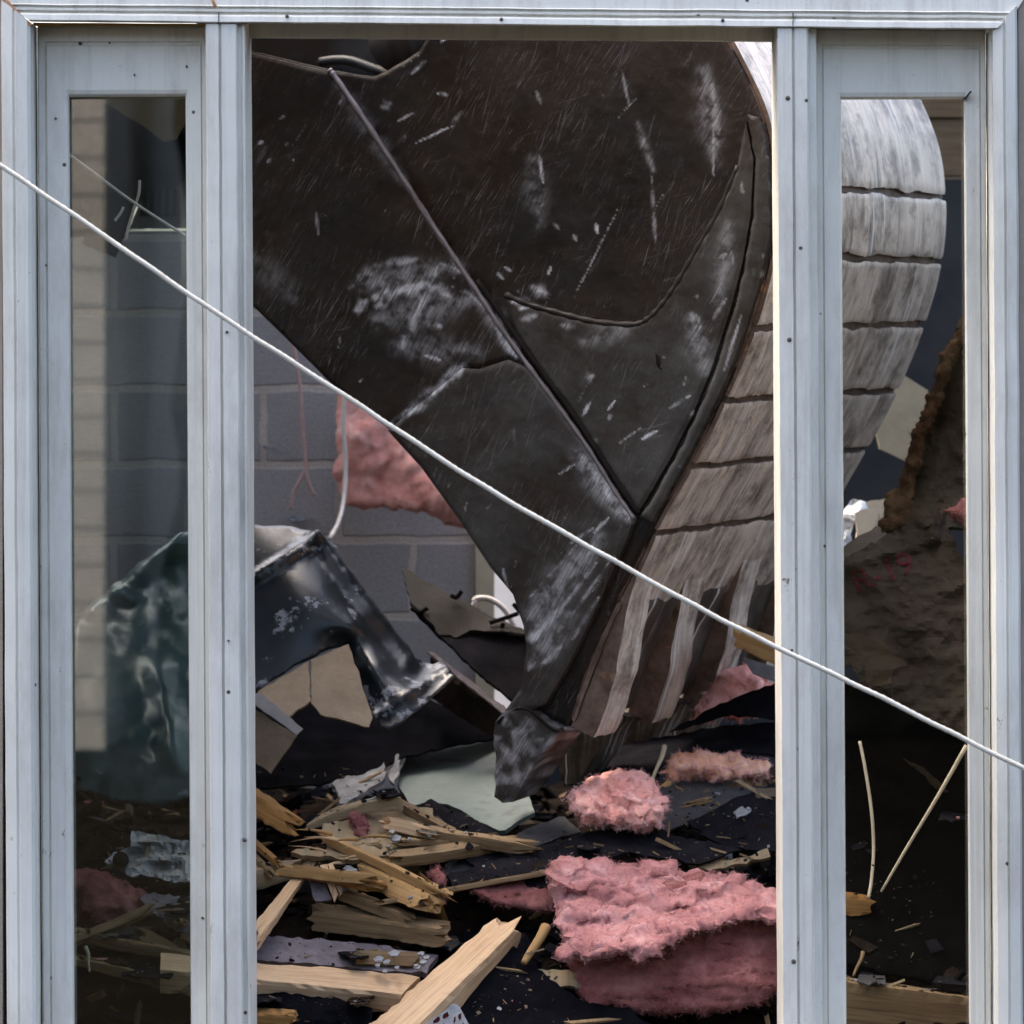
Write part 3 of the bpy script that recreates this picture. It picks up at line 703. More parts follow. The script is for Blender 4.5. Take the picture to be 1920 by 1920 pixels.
ridge = [(625, 132), (640, 152), (700, 240), (765, 340), (830, 440), (890, 530), (940, 606), (1000, 690), (1060, 770), (1110, 842), (1160, 922), (1195, 972)]
cutter = [(362, 101), (420, 93), (478, 101), (520, 111), (560, 121), (600, 130), (620, 134)] + ridge + [(1182, 1010), (1160, 1060), (1120, 1150), (1070, 1250), (1030, 1318), (1000, 1330), (943, 1347), (983, 1290), (995, 1215), (989, 1172), (969, 1113), (927, 1063), (869, 975), (797, 875), (737, 805), (637, 728), (557, 648), (475, 568), (427, 518), (383, 463), (360, 402)]
def low(y): return y
up = [p for p in cutter]
# the side cutter is two plates: dusty grey below the weld scrape, dark above it
cut_line = [(1000, 690), (960, 672), (905, 690), (876, 688), (836, 722), (775, 772), (737, 805)]
cu = [(362, 101), (420, 93), (478, 101), (520, 111), (560, 121), (600, 130), (620, 134)] + ridge[:8] + cut_line[1:] + [(637, 728), (557, 648), (475, 568), (427, 518), (383, 463), (360, 402)]
cl = ridge[7:] + [(1182, 1010), (1160, 1060), (1120, 1150), (1070, 1250), (1030, 1318), (1000, 1330), (943, 1347), (983, 1290), (995, 1215), (989, 1172), (969, 1113), (927, 1063), (869, 975), (797, 875)] + [(735, 807), (773, 774), (834, 724), (874, 690), (905, 692), (960, 674)]
plate('side_cutter', cu, MT['steel'], -.020, .0195, nrand=40, seed=5)
plate('side_cutter', cl, MT['steelg'], -.024, .0235, segs=WEAR + WEARG, nrand=50, seed=6)
corner = [(950, 556), (1000, 575), (1060, 592), (1120, 606), (1190, 610), (1215, 600), (1245, 570), (1275, 525), (1310, 465), (1350, 395), (1385, 315), (1402, 228), (1416, 300), (1411, 400), (1395, 490), (1372, 580), (1335, 695), (1300, 780), (1262, 855), (1222, 925), (1199, 962), (1170, 915), (1118, 836), (1070, 765), (1010, 685), (975, 632)]
plate('corner_plate', corner, MT['steelg'], -.013, .0125, segs=WEAR + WEARG, nrand=40, seed=9)
inner = [(1405, 215), (1422, 300), (1418, 400), (1402, 495), (1380, 585), (1344, 700), (1308, 785), (1270, 860), (1230, 930), (1206, 968)]
outer = [(x - 3, y) for x, y in SHC if 215 < y < 985]
plate('edge_strip', inner[:1] + outer + inner[1:][::-1], MT['steelg'], -.017, .0165, segs=WEARG, nrand=60, seed=12, jag=1.5, step=3.4)
tube('weld_bead', [BP(x, y, -.018) for x, y in ridge], .0068, MT['weld'], bucket, 8, 8, lambda t: 1 - .25 * t + .12 * math.sin(t * 140))  # worn bead, coloured lighter for the light its edge catches
cv = [(950, 553), (1000, 573), (1060, 590), (1120, 604), (1190, 609), (1218, 598), (1248, 567), (1278, 522), (1313, 462), (1353, 392), (1387, 312)]
tube('weld_bead', [BP(x, y, -.006) for x, y in cv], .0075, MT['steel'], bucket, 8, 8, lambda t: 1 + .15 * math.sin(t * 120))
gl = [(895, 528), (945, 600), (1005, 684), (1066, 766), (1114, 838), (1165, 918), (1198, 964)]
tube('seam', [BP(x + 4, y - 2, -.012) for x, y in gl], .006, MT['groove'], bucket, 6)
sheet_g = [(1213, 618), (1222, 628), (1230, 650), (1244, 668), (1252, 700), (1248, 712), (1238, 695), (1228, 668), (1216, 645), (1210, 628)]
plate('gouge', sheet_g, MT['groove'], -.0150, .004, step=5, segs=[], nrand=0, jag=3)

# shell, swept across the width; u = metres across, v = metres along the curve
def shell_pts(): return [BP(x, y) for x, y in SHC]
SP = shell_pts()
ARC = [0]
for i in range(1, len(SP)): ARC.append(ARC[-1] + (SP[i] - SP[i - 1]).length)
SY = [y for x, y in SHC]
def arc_of(py): return float(np.interp(py, SY, ARC))
def at_arc(s):
    s = min(max(s, 0), ARC[-1]); i = int(np.clip(np.searchsorted(ARC, s) - 1, 0, len(SP) - 2))
    t = (s - ARC[i]) / (ARC[i + 1] - ARC[i]); p = SP[i].lerp(SP[i + 1], t)
    tg = (SP[i + 1] - SP[i]).normalized(); nn = tg.cross(WX).normalized()
    if nn.x < 0 and nn.z > -.9 and nn.x < -.3: nn = -nn
    return p, nn
_n = at_arc(ARC[-1] * .5)[1]
SGN = 1 if _n.x > 0 else -1
def shell_piece(name, s0, s1, u0, u1, o0, o1, mat, ns=24, nu=50, jag=0.0, wavy=.003, prof=None, noise_s=6):
    """a curved plate from arc s0 to s1 and width u0..u1 with its skin from o0 (inner) to o1 (outer)"""
    V, F, UV = [], [], []
    for lay in (o1, o0):
        for i in range(ns + 1):
            for j in range(nu + 1):
                u = u0 + (u1 - u0) * j / nu; t = i / ns
                a0 = s0 + jag * (noise.noise(Vector((u * 9, s0 * 7, 1))) + .5 * noise.noise(Vector((u * 30, s0 * 7, 2))))
                a1 = s1 + jag * (noise.noise(Vector((u * 8, s1 * 7, 1))) + .7 * round(1.6 * noise.noise(Vector((u * 15, s1 * 7, 2)))) * .6)
                s = a0 + (a1 - a0) * t
                p, nn = at_arc(s); q = p + WX * u
                o = lay
                if lay == o1:
                    o = lay * (prof(t) if prof else 1) + wavy * nz(Vector((u, s, 0)), noise_s, 3)
                    e = min(t, 1 - t) * (s1 - s0); o -= max(0, .003 - e) * .6
                V.append(q + nn * SGN * o); UV.append((u, s))
    n = (ns + 1) * (nu + 1); fs = []
    for i in range(ns):
        for j in range(nu):
            a = i * (nu + 1) + j; fs.append((a, a + 1, a + nu + 2, a + nu + 1))
    o = mesh(name, V, stitch(n, fs), [mat, MT['ledge']], bucket, True, UV); mark_sharp(o, 40)
    for p_ in o.data.polygons[2 * len(fs):]: p_.material_index = 1
    return o
shell_piece('shell', 0, ARC[-1] - .01, 0.004, WID, -.028, 0.0, MT['ledge'], 120, 40, 0, .001)
gaps = [338, 470, 604, 742, 866, 992]
prev = arc_of(-90)
for k, gpy in enumerate(gaps + [None]):
    s0 = prev; s1 = arc_of(gpy) if gpy else arc_of(1145)
    shell_piece('wear_strip', s0, s1, .012 if gpy else .02, WID - .004,     .001, .011 if gpy else .011, MT['shell'], 22 if k else 60, 90, .006 if gpy else .010, .0018)
    prev = s1 + .015
# lip with four adapters and four teeth
shell_piece('cutting_lip', arc_of(1130), ARC[-1] - .015, .006, WID,   .001, .012, MT['shelld'], 24, 70, .006, .006, None, 9)  # dark valleys between bright adapters: grime plus shade put into the colour
TW = .155
for i in range(4):
    u = .004 + i * (WID - TW - .01) / 3
    shell_piece('tooth_adapter', arc_of(1075 + 18 * (i % 2)), ARC[-1] + 0, u + .01, u + TW - .03, .002, .062, MT['shell'], 22, 14, .006, .004, lambda t: .16 + .84 * min(1, t * 1.7) ** 1.2, 12)
    prof = [(938, 1352), (958, 1334), (985, 1323), (1010, 1330), (1036, 1354), (1058, 1366), (1044, 1388), (1006, 1440), (966, 1502), (944, 1506), (933, 1494), (934, 1440)]
    V, F, UV = [], [], []
    v2, fs, dist = tri(prof, 7, 1.2)
    for lay in range(4):
        for (x, y) in v2:
            tt = (y - 1330) / 175; un = (TW - .004) * lay / 3; mid = TW / 2
            un = mid + (un - mid) * (1.08 - .22 * tt)
            p = BP(x, y, u - .03 * (i == 0) + un)
            V.append(p + Vector((nz(p, 14, 3), nz(p + Vector((4, 0, 0)), 14, 3), nz(p + Vector((0, 6, 0)), 14, 3))) * .0065); UV.append((x / 1000 + un, -y / 1000))
    n = len(v2); cnt = {}
    for f in fs:
        for a in range(3):
            e = (f[a], f[(a + 1) % 3]); cnt.setdefault(tuple(sorted(e)), []).append(e)
    F = list(fs) + [tuple(x + 3 * n for x in reversed(f)) for f in fs]
    for e in cnt.values():
        if len(e) == 1:
            a, b = e[0]
            for lay in range(3): F.append((b + lay * n, a + lay * n, a + (lay + 1) * n, b + (lay + 1) * n))
    o = mesh('tooth', V, F, MT['steelg'] if i == 0 else MT['shelld'], bucket, True, UV); mark_sharp(o, 38)
    wv = np.array([max(0, min(1, .15 + 1.5 * nz(Vector(v.co) + Vector((i, 0, 0)), 30, 4))) * .55 for v in o.data.vertices], np.float32)
    o.data.attributes.new('wear', 'FLOAT', 'POINT').data.foreach_set('value', wv)
    seam = [(945, 1352), (962, 1336), (985, 1326), (1008, 1332), (1040, 1360), (1058, 1369)]
    tube('seam', [BP(x, y, u - .03 * (i == 0) - .004) for x, y in seam] , .0035, MT['groove'], bucket, 5)
    tube('worn_lip', [BP(1060, 1367, u - .012 * (i == 0)), BP(1070, 1370, u + .02), BP(1094, 1366, u + .035), BP(1098, 1360, u + TW - .01)], .006, MT['weld'], bucket, 6)
# linkage ears and pin seen in the notch of the side plate
plate('linkage_ear', [(300, 40), (300, -120), (900, -120), (860, -20), (800, 60), (740, 150), (690, 158), (600, 138), (520, 128), (380, 120)], MT['steelb'], .16, .05, step=9, segs=[], nrand=0)
tube('linkage_lip', [BP(x, y, .10) for x, y in ((560, 112), (590, 108), (620, 110), (660, 124), (700, 138), (730, 140))], .012, MT['steelb'], bucket, 6)
tube('pin_boss', [BP(735, 62, .05), BP(735, 62, .16)], .085, MT['steelb'], bucket, 1, 28)

# ------------------------------------------------------------------ rubble
PY = [(0, .05), (1, .05)]
def Yp(py): return float(np.interp(py, [1290, 1330, 1400, 1500, 1600, 1700, 1800, 1920, 2050], [2.5, 2.2, 1.55, 1.1, .85, .65, .48, .30, .2]))
def zp(Y): return float(np.interp(Y, [.16, .3, .48, .65, .85, 1.1, 1.55, 2.2, 3.2], [.38, .44, .53, .63, .74, .80, .85, .86, .86]))
V, F = [], []
NX, NY = 110, 90
for j in range(NY + 1):
    for i in range(NX + 1):
        x = -1.58 + 3.6 * i / NX; y = .17 + 2.8 * j / NY
        h = zp(y) + .045 * nz((x, y, 1), 2.5, 5) + .018 * (1 - abs(nz((x, y, 5), 11, 3)) * 2) + (.25 * max(0, x - .55) if y > .4 else 0)
        V.append((x, y, h))
for j in range(NY):
    for i in range(NX):
        a = j * (NX + 1) + i; F.append((a, a + 1, a + NX + 2, a + NX + 1))
n = len(V); V += [(x, y, 0) for x, y, z in V]
hp_ = mesh('rubble_heap', V, stitch(n, F), MT['heap']); tag(hp_, 'dark mass of crushed debris under the boards and insulation', 'rubble', kind='stuff')
bvh = BVHTree.FromPolygons([Vector(v) for v in V[:n]], F)
def heap_z(x, y):
    h = bvh.ray_cast(Vector((x, y, 5)), Vector((0, 0, -1)))
    return h[0].z if h[0] else 0
V, F, MI = [], [], []
rnd = random.Random(11)
fm = ['heap', 'feltg', 'oldwood', 'pineo', 'plaster', 'felt', 'pinkd', 'cardd']
for k in range(2200):
    x = rnd.uniform(-1.3, 1.6); y = rnd.uniform(.2, 2.6); z = heap_z(x, y) + rnd.uniform(-.005, .02)
    mi = rnd.choices(range(8), [14, 2, 4, .35, .22, 12, .15, .5])[0]
    L = rnd.uniform(.008, .03) * (2.2 if mi in (0, 5) and k % 3 == 0 else 1) * (1.8 if mi in (2, 3) else 1); W = L * (rnd.uniform(.05, .18) if mi in (2, 3) else rnd.uniform(.3, .9)); H = rnd.uniform(.002, .008)
    a = Vector((rnd.gauss(0, 1), rnd.gauss(0, 1), rnd.gauss(0, .5))).normalized(); b = a.cross(Vector((rnd.gauss(0, .4), rnd.gauss(0, .4), 1))).normalized(); c = a.cross(b)
    o = Vector((x, y, z)); s = len(V)
    for sc in (-1, 1):
        for (p, q) in ((-1, -1), (1, -1), (1, 1), (-1, 1)):
            V.append(o + a * p * L * rnd.uniform(.6, 1) + b * q * W * rnd.uniform(.6, 1) + c * sc * H)
    for f in ((0, 1, 2, 3), (4, 5, 6, 7), (0, 1, 5, 4), (1, 2, 6, 5), (2, 3, 7, 6), (3, 0, 4, 7)): F.append(tuple(s + i for i in f)); MI.append(mi)
sr = mesh('small_debris', V, F, [MT[m] for m in fm], uv=[(v[0] * 3, v[2] * 3) for v in V])
sr.data.polygons.foreach_set('material_index', MI); tag(sr, 'small splinters and broken bits scattered over the heap', 'debris', kind='stuff')

def Q(*l): return [P(*t) for t in l]
# --- lumber
def lum(A, B, mat, label, cat='lumber', jA=0, jB=0, n=26, name='broken_stud', wob=.002, bow=0, chip=.18):
    o = loft(name, Q(*A), Q(*B), MT[mat], None, n, wob, jA, jB, 5, False, bow, chip); tag(o, label, cat); return o
lum([(672, 1935, .24), (770, 1935, .20), (790, 2010, .26), (690, 2010, .30)], [(925, 1722, .62), (975, 1733, .56), (972, 1790, .60), (915, 1775, .66)], 'pine', 'thick pale pine stud rising to a splintered end at the bottom centre', jB=.05, wob=.003)
lum([(300, 1786, .52), (300, 1818, .42), (300, 1862, .44), (300, 1830, .54)], [(790, 1828, .56), (752, 1864, .44), (745, 1905, .46), (785, 1870, .58)], 'pine', 'pale pine plank lying level at the bottom left of the middle light', wob=.0025)
lum([(592, 1616, .84), (574, 1612, .86), (560, 1628, .88), (584, 1634, .84)], [(490, 1755, .52), (462, 1748, .56), (455, 1775, .58), (485, 1782, .52)], 'pine', 'thin pine stud leaning down to the left beside the left mullion', jB=.03)
lum([(668, 1622, .80), (712, 1596, .84), (722, 1634, .80), (684, 1660, .78)], [(805, 1676, .66), (836, 1690, .70), (826, 1714, .68), (772, 1704, .64)], 'pineo', 'short orange pine block with a bright sawn edge amid the splinters', name='wood_block', jB=.012)
lum([(455, 1478, .98), (470, 1470, 1.02), (472, 1508, 1.0), (455, 1520, .96)], [(548, 1530, .9), (566, 1536, .94), (556, 1568, .92), (540, 1566, .88)], 'rot', 'rotten orange brown timber end beside the left mullion', jB=.05, wob=.006)
lum([(1372, 1176, 1.25), (1385, 1170, 1.4), (1388, 1208, 1.4), (1380, 1214, 1.25)], [(1500, 1222, 1.2), (1500, 1212, 1.35), (1500, 1262, 1.35), (1500, 1270, 1.2)], 'pineo', 'short grained wood block behind the right mullion under the bucket', name='wood_block', jA=.012)
lum([(120, 1738, .62), (120, 1732, .7), (120, 1752, .7), (120, 1760, .62)], [(400, 1798, .52), (400, 1790, .6), (400, 1812, .6), (400, 1822, .52)], 'oldwood', 'upper of two dark boards low in the left window light', name='old_board')
lum([(120, 1792, .5), (120, 1786, .6), (120, 1800, .6), (120, 1808, .5)], [(400, 1852, .42), (400, 1846, .5), (400, 1872, .5), (400, 1880, .42)], 'oldwood', 'lower of two dark boards low in the left window light', name='old_board')
lum([(1560, 1838, .42), (1560, 1826, .55), (1560, 1890, .55), (1560, 1925, .42)], [(1840, 1872, .40), (1840, 1866, .52), (1840, 1940, .52), (1840, 1960, .40)], 'oldwood', 'dark olive plank at the bottom of the right window light', name='old_board')
lum([(1570, 1672, .62), (1570, 1664, .7), (1570, 1700, .7), (1570, 1718, .62)], [(1632, 1682, .6), (1634, 1676, .68), (1634, 1700, .68), (1630, 1716, .6)], 'rot', 'small brown wood stub low in the right window light', name='wood_block', jB=.02)
lum([(575, 1548, 1.0), (585, 1530, 1.05), (590, 1545, 1.05), (580, 1560, 1.0)], [(748, 1496, .98), (752, 1492, 1.02), (757, 1516, 1.02), (752, 1522, .98)], 'ply', 'curved olive brown strip of wood above the splintered plywood', name='wood_strip', bow=.012)
for (A, B, r, lab, mat) in (
    ((1024, 1738, .55), (982, 1806, .48), .011, 'short broken stick left of the big pink batt', 'pineo'),
    ((1246, 1400, 1.35), (1221, 1468, 1.22), .0055, 'thin pinkish stick standing between the two pink tufts', 'tan'),
    ((1812, 1398, .5), (1652, 1672, .46), .0042, 'long thin reed leaning across the right window light', 'tan'),
    ((1618, 1785, .46), (1600, 1830, .42), .004, 'short thin stick at the lower left of the right window light', 'oldwood'),
    ((160, 1775, .44), (168, 1822, .42), .004, 'short pale splinter upright in the lower left window light', 'tan')):
    a, b = P(*A), P(*B); o = tube('stick', [a, a.lerp(b, .35) + Vector((.003, 0, .002)), a.lerp(b, .7), b], r, MT[mat], None, 5, 8, lambda t: 1.05 - .45 * t); tag(o, lab, 'stick')
o = tube('reed', [P(*t) for t in ((1612, 1390, .6), (1622, 1440, .58), (1634, 1520, .55), (1638, 1590, .53), (1634, 1650, .5), (1628, 1685, .48))], .0034, MT['tan'], None, 6); tag(o, 'bent thin reed hanging in the right window light', 'stick')
# plywood with splintered end
o = sheet('plywood_sheet', [(606, 1545, .95), (640, 1540, .98), (660, 1525, 1.0), (700, 1520, 1.05), (760, 1512, 1.08), (808, 1518, 1.08), (846, 1570, .95), (850, 1580, .93), (800, 1598, .86), (742, 1602, .82), (690, 1610, .80), (640, 1612, .80), (600, 1604, .82), (566, 1600, .84), (545, 1596, .86), (590, 1582, .88), (615, 1575, .9)], MT['ply'], .014, 10, 5, .004); tag(o, 'splintered tan plywood sheet lying in the middle of the rubble', 'plywood')
for k in range(14):
    a = (random.uniform(600, 740), random.uniform(1560, 1622), random.uniform(.8, .86)); L = random.uniform(30, 95); an = R(random.uniform(165, 205))
    b = (a[0] + L * math.cos(an), a[1] + L * math.sin(an) * .6 + 3, a[2] + random.uniform(-.03, .02))
    c = tube('splinter', [P(*a), P((a[0] + b[0]) / 2, (a[1] + b[1]) / 2 - 3, (a[2] + b[2]) / 2), P(*b)], random.uniform(.0018, .005), MT[random.choice(['pine', 'ply', 'pineo'])], o, 3, 5, lambda t: 1.1 - t)
for (pts, lab) in (([(600, 1622, .78), (612, 1620, .78), (634, 1676, .7), (626, 1690, .69)], 'left of two thin slats hanging below the splintered plywood'), ([(616, 1622, .78), (624, 1618, .78), (642, 1672, .71), (636, 1678, .7)], 'right of two thin slats hanging below the splintered plywood')):
    tag(sheet('kindling', pts, MT['pine'], .006, 8, 1, .002), lab, 'wood slat')
tag(sheet('grey_scrap', [(578, 1630, .8), (598, 1622, .8), (622, 1686, .72), (590, 1690, .72), (582, 1660, .76)], MT['lilac'], .006, 8, 2, .003), 'small grey scrap under the left end of the plywood', 'scrap')
tag(sheet('foil_scrap', [(632, 1640, .76), (650, 1624, .78), (672, 1630, .78), (668, 1652, .75), (652, 1668, .73), (634, 1680, .71)], MT['foil'], .002, 6, 3, .018, 22, True), 'crumpled shiny foil scrap under the splintered plywood', 'scrap')
# white crumbs
for k, (x, y, s) in enumerate([(742, 1570, 11), (735, 1558, 6), (766, 1572, 5), (728, 1585, 5)]):
    tag(sheet('plaster_crumb', [(x - s, y, .84), (x, y - s * .5, .85), (x + s, y - 2, .85), (x + s * .6, y + s * .45, .83), (x - s * .5, y + s * .5, .83)], MT['plaster'], .006, 4, 1, .003), 'white plaster crumb on the splintered plywood', 'plaster crumb', 'plaster crumbs on the plywood')
for k in range(13):
    x, y = random.uniform(690, 800), random.uniform(1786, 1822); s = random.uniform(4, 12); y0 = Yp(y) + .03
    tag(sheet('plaster_flake', [(x - s, y, y0), (x, y - s * .5, y0 + .01), (x + s, y - 2, y0), (x + s * .6, y + s * .45, y0 - .01), (x - s * .5, y + s * .5, y0 - .01)], MT['plaster'], .005, 4, 1, .003), 'white plaster flake lying behind the level pine plank', 'plaster flake', 'plaster flakes behind the level plank')
# --- mint board, felts, shingles
tag(sheet('mint_board', [(742, 1470, 1.5), (760, 1412, 1.75), (850, 1390, 1.85), (945, 1362, 1.9), (965, 1420, 1.6), (1003, 1524, 1.12), (935, 1560, 1.05), (862, 1520, 1.2), (806, 1498, 1.3), (770, 1512, 1.25)], MT['mint'], .012, 12, 3, .006), 'mint green painted board left of the bucket teeth', 'board')
tag(sheet('plaster_scrap', [(620, 1468, 1.35), (660, 1455, 1.4), (690, 1448, 1.42), (725, 1430, 1.45), (716, 1466, 1.35), (672, 1494, 1.25), (655, 1500, 1.22), (640, 1506, 1.2)], MT['plaster'], .012, 8, 5, .02, 14), 'torn grey white plaster scrap left of the mint board', 'scrap')
tag(sheet('plaster_scrap', [(728, 1445, 1.5), (742, 1412, 1.55), (758, 1410, 1.6), (748, 1440, 1.5), (738, 1470, 1.4)], MT['plaster'], .01, 7, 4, .02, 14), 'thin upright grey plaster scrap at the corner of the mint board', 'scrap')
FE = [
 ('roofing_felt', 'felt', [(790, 1512, 1.16), (806, 1500, 1.25), (862, 1522, 1.15), (935, 1562, 1.0), (985, 1600, .92), (930, 1640, .82), (870, 1612, .88), (800, 1560, 1.0)], 'black felt strip just below the mint board', .006),
 ('roofing_shingle', 'feltg', [(832, 1618, .9), (870, 1598, .95), (940, 1575, 1.0), (1005, 1548, 1.08), (1060, 1530, 1.12), (1090, 1560, 1.05), (1010, 1585, .98), (940, 1612, .9), (880, 1640, .85), (836, 1640, .86)], 'long grey shingle left of the round pink tuft', .008),
 ('roofing_felt', 'felt', [(838, 1642, .82), (930, 1612, .86), (1020, 1585, .92), (1100, 1560, .96), (1200, 1552, .98), (1300, 1572, .95), (1390, 1592, .9), (1310, 1618, .84), (1180, 1600, .84), (1120, 1610, .83), (1040, 1640, .78), (1030, 1660, .76), (960, 1680, .74), (900, 1680, .74), (850, 1668, .78)], 'wide black felt sheet draped over the big pink batt', .012),
 ('roofing_shingle', 'feltg', [(1235, 1478, 1.2), (1300, 1462, 1.25), (1400, 1478, 1.22), (1450, 1470, 1.25), (1380, 1505, 1.12), (1300, 1540, 1.05), (1250, 1560, 1.02), (1236, 1540, 1.05)], 'light grey shingle right of the round pink tuft', .006),
 ('roofing_shingle', 'felt', [(1290, 1542, 1.02), (1370, 1500, 1.1), (1470, 1460, 1.15), (1480, 1520, 1.05), (1400, 1545, 1.0), (1320, 1565, .98)], 'black layered shingle at the right, upper one with a white fleck', .008),
 ('roofing_shingle', 'felt', [(1310, 1562, .96), (1400, 1540, 1.0), (1480, 1515, 1.0), (1480, 1600, .88), (1400, 1592, .9), (1350, 1580, .93)], 'black layered shingle at the right, just above the big pink batt', .008),
 ('roofing_felt', 'black', [(1255, 1372, 1.35), (1290, 1352, 1.35), (1350, 1320, 1.35), (1400, 1300, 1.3), (1480, 1270, 1.25), (1480, 1350, 1.2), (1430, 1345, 1.22), (1372, 1338, 1.27), (1310, 1356, 1.32)], 'pointed black sheet over the pink wool beside the right mullion', .006),
 ('roofing_felt', 'felt', [(1090, 1450, 1.5), (1150, 1400, 1.6), (1260, 1378, 1.6), (1370, 1360, 1.5), (1480, 1350, 1.45), (1480, 1420, 1.35), (1380, 1408, 1.38), (1260, 1420, 1.38), (1225, 1470, 1.25), (1140, 1480, 1.25)], 'black felt behind the two pink tufts at the foot of the bucket', .012),
 ('plastic_sheet', 'black', [(850, 1905, .36), (880, 1850, .44), (922, 1792, .52), (965, 1772, .56), (1000, 1806, .52), (1050, 1852, .46), (1100, 1880, .42), (1180, 1890, .40), (1260, 1960, .32), (1100, 2010, .24), (850, 2010, .24)], 'black plastic sheet at the bottom centre beside the thick stud', .01),
 ('roofing_felt', 'black', [(440, 1290, 1.85), (560, 1300, 1.85), (700, 1320, 1.85), (790, 1300, 1.9), (850, 1330, 1.85), (960, 1340, 1.85), (965, 1380, 1.75), (840, 1400, 1.6), (760, 1420, 1.55), (700, 1450, 1.45), (600, 1470, 1.38), (480, 1480, 1.3)], 'black sheet added for the darkness under the navy sheet metal', .012),  # sheet added to fill the gap with darkness, shade put into its black
]
for nm, mt, pts, lab, bu in FE: tag(sheet(nm, pts, MT[mt], .006, 11, 3, bu, 8), lab, nm.split('_')[1])
tag(sheet('white_fleck', [(1375, 1524, 1.0), (1392, 1512, 1.01), (1412, 1518, 1.01), (1400, 1530, .99), (1382, 1534, .99)], MT['plaster'], .004, 5, 3, .006, 30), 'white fleck on the black shingle at the right', 'fleck')
tag(sheet('yellow_board', [(1290, 1622, .86), (1340, 1612, .88), (1400, 1606, .88), (1440, 1590, .9), (1444, 1604, .88), (1400, 1620, .86), (1330, 1632, .84)], MT['ply'], .01, 9, 3, .003), 'sliver of yellow wood in the dark above the right end of the big batt', 'wood strip')
tag(sheet('plywood_scrap', [(1000, 1816, .5), (1085, 1822, .5), (1092, 1850, .47), (1050, 1846, .47), (1020, 1832, .49)], MT['ply'], .012, 8, 5, .003), 'small jagged plywood scrap poking from under the big pink batt', 'plywood')
tag(sheet('grey_board', [(1392, 1232, 1.45), (1470, 1256, 1.4), (1470, 1282, 1.38), (1410, 1262, 1.42)], MT['plaster'], .01, 9, 1, .002), 'grey board edge under the wood block by the right mullion', 'board')
# printed card at the bottom edge
pc = sheet('printed_card', [(792, 1925, .255), (838, 1892, .275), (846, 1882, .28), (856, 1882, .28), (862, 1888, .275), (884, 1930, .25), (876, 1960, .235), (800, 1965, .23)], MT['plaster'], .003, 7, 0, .001); tag(pc, 'small white card with dark red print at the bottom edge', 'card')
for (x, y, w) in ((818, 1912, 14), (836, 1902, 11), (826, 1924, 18), (852, 1912, 7), (862, 1906, 6), (858, 1922, 9), (868, 1918, 5)):
    Yc = float(idw([(838, 1892, .275), (884, 1930, .25), (792, 1925, .255)], np.array([[x, y]]))[0]) - .010
    sheet('red_print', [(x - w / 2, y + 3, Yc), (x + w / 2 - 2, y - 6, Yc), (x + w / 2, y + 2, Yc), (x - w / 2 + 2, y + 9, Yc)], MT['red'], .001, 3, 2, 0, parent=pc)
# --- navy sheet metal and its torn inner boards
nv = sheet('navy_sheet_metal', [(440, 990, 1.45), (482, 984, 1.45), (530, 985, 1.45), (598, 998, 1.42), (632, 1030, 1.42), (690, 1110, 1.38), (745, 1190, 1.34), (782, 1236, 1.3), (812, 1246, 1.28), (828, 1240, 1.28), (856, 1268, 1.18), (790, 1325, 1.08), (748, 1358, 1.04), (722, 1368, 1.03), (700, 1340, 1.08), (676, 1280, 1.14), (652, 1206, 1.2), (610, 1220, 1.18), (560, 1245, 1.15), (484, 1292, 1.12), (440, 1310, 1.1)], MT['navy'], .004, 8, 1.5, .003, 4, False,
   ctrl=[(540, 1050, 1.30), (600, 1100, 1.24), (660, 1180, 1.18), (700, 1250, 1.12), (760, 1290, 1.10), (520, 1150, 1.2)], smooth=True,
   folds=[(480, 1082, 600, 1006, 16, .035), (600, 1006, 770, 1236, 26, .05), (706, 1340, 838, 1256, 9, .022), (640, 1205, 700, 1330, 30, -.02)])
tag(nv, 'bent glossy navy sheet metal with pale scuffs left of the bucket', 'sheet metal')
tl = sheet('plastic_sheet', [(150, 1150, 1.5), (200, 1105, 1.5), (270, 1050, 1.46), (340, 1000, 1.42), (420, 985, 1.42), (420, 1495, 1.0), (360, 1490, 1.0), (300, 1512, 1.02), (215, 1500, 1.05), (140, 1480, 1.1), (120, 1300, 1.3)], MT['teal'], .004, 10, 3, .022, 8, False, smooth=True, folds=[(180, 1150, 345, 1010, 18, .03), (300, 1250, 330, 1420, 40, .03), (215, 1115, 255, 1125, 12, .03)])
tag(tl, 'crumpled dark teal plastic sheet behind the left window light', 'plastic sheet')
CB = [
 ('torn_board', 'card', [(484, 1296, 1.10), (560, 1250, 1.13), (578, 1240, 1.13), (582, 1312, 1.02), (540, 1345, 1.0), (500, 1325, 1.02), (484, 1318, 1.04)], 'left beige torn board inside the fold of the navy sheet metal'),
 ('torn_board', 'card', [(583, 1238, 1.13), (652, 1208, 1.16), (672, 1260, 1.1), (698, 1345, 1.02), (692, 1362, 1.0), (640, 1350, 1.0), (600, 1340, 1.0), (585, 1318, 1.02)], 'right beige torn board inside the fold of the navy sheet metal'),
 ('corrugated_strip', 'vent', [(472, 1300, 1.0), (490, 1300, 1.0), (568, 1366, .96), (556, 1378, .95), (472, 1318, .98)], 'ridged grey strip crossing in front of the beige torn boards'),
 ('card_flap', 'cardd', [(472, 1325, .99), (556, 1378, .94), (536, 1410, .93), (508, 1450, .92), (484, 1432, .94), (472, 1420, .95)], 'brown card flap hanging below the ridged grey strip'),
]
for nm, mt, pts, lab in CB: tag(sheet(nm, pts, MT[mt], .006, 9, 1.5, .004, 9), lab, nm.split('_')[1])
for k in range(9): pass
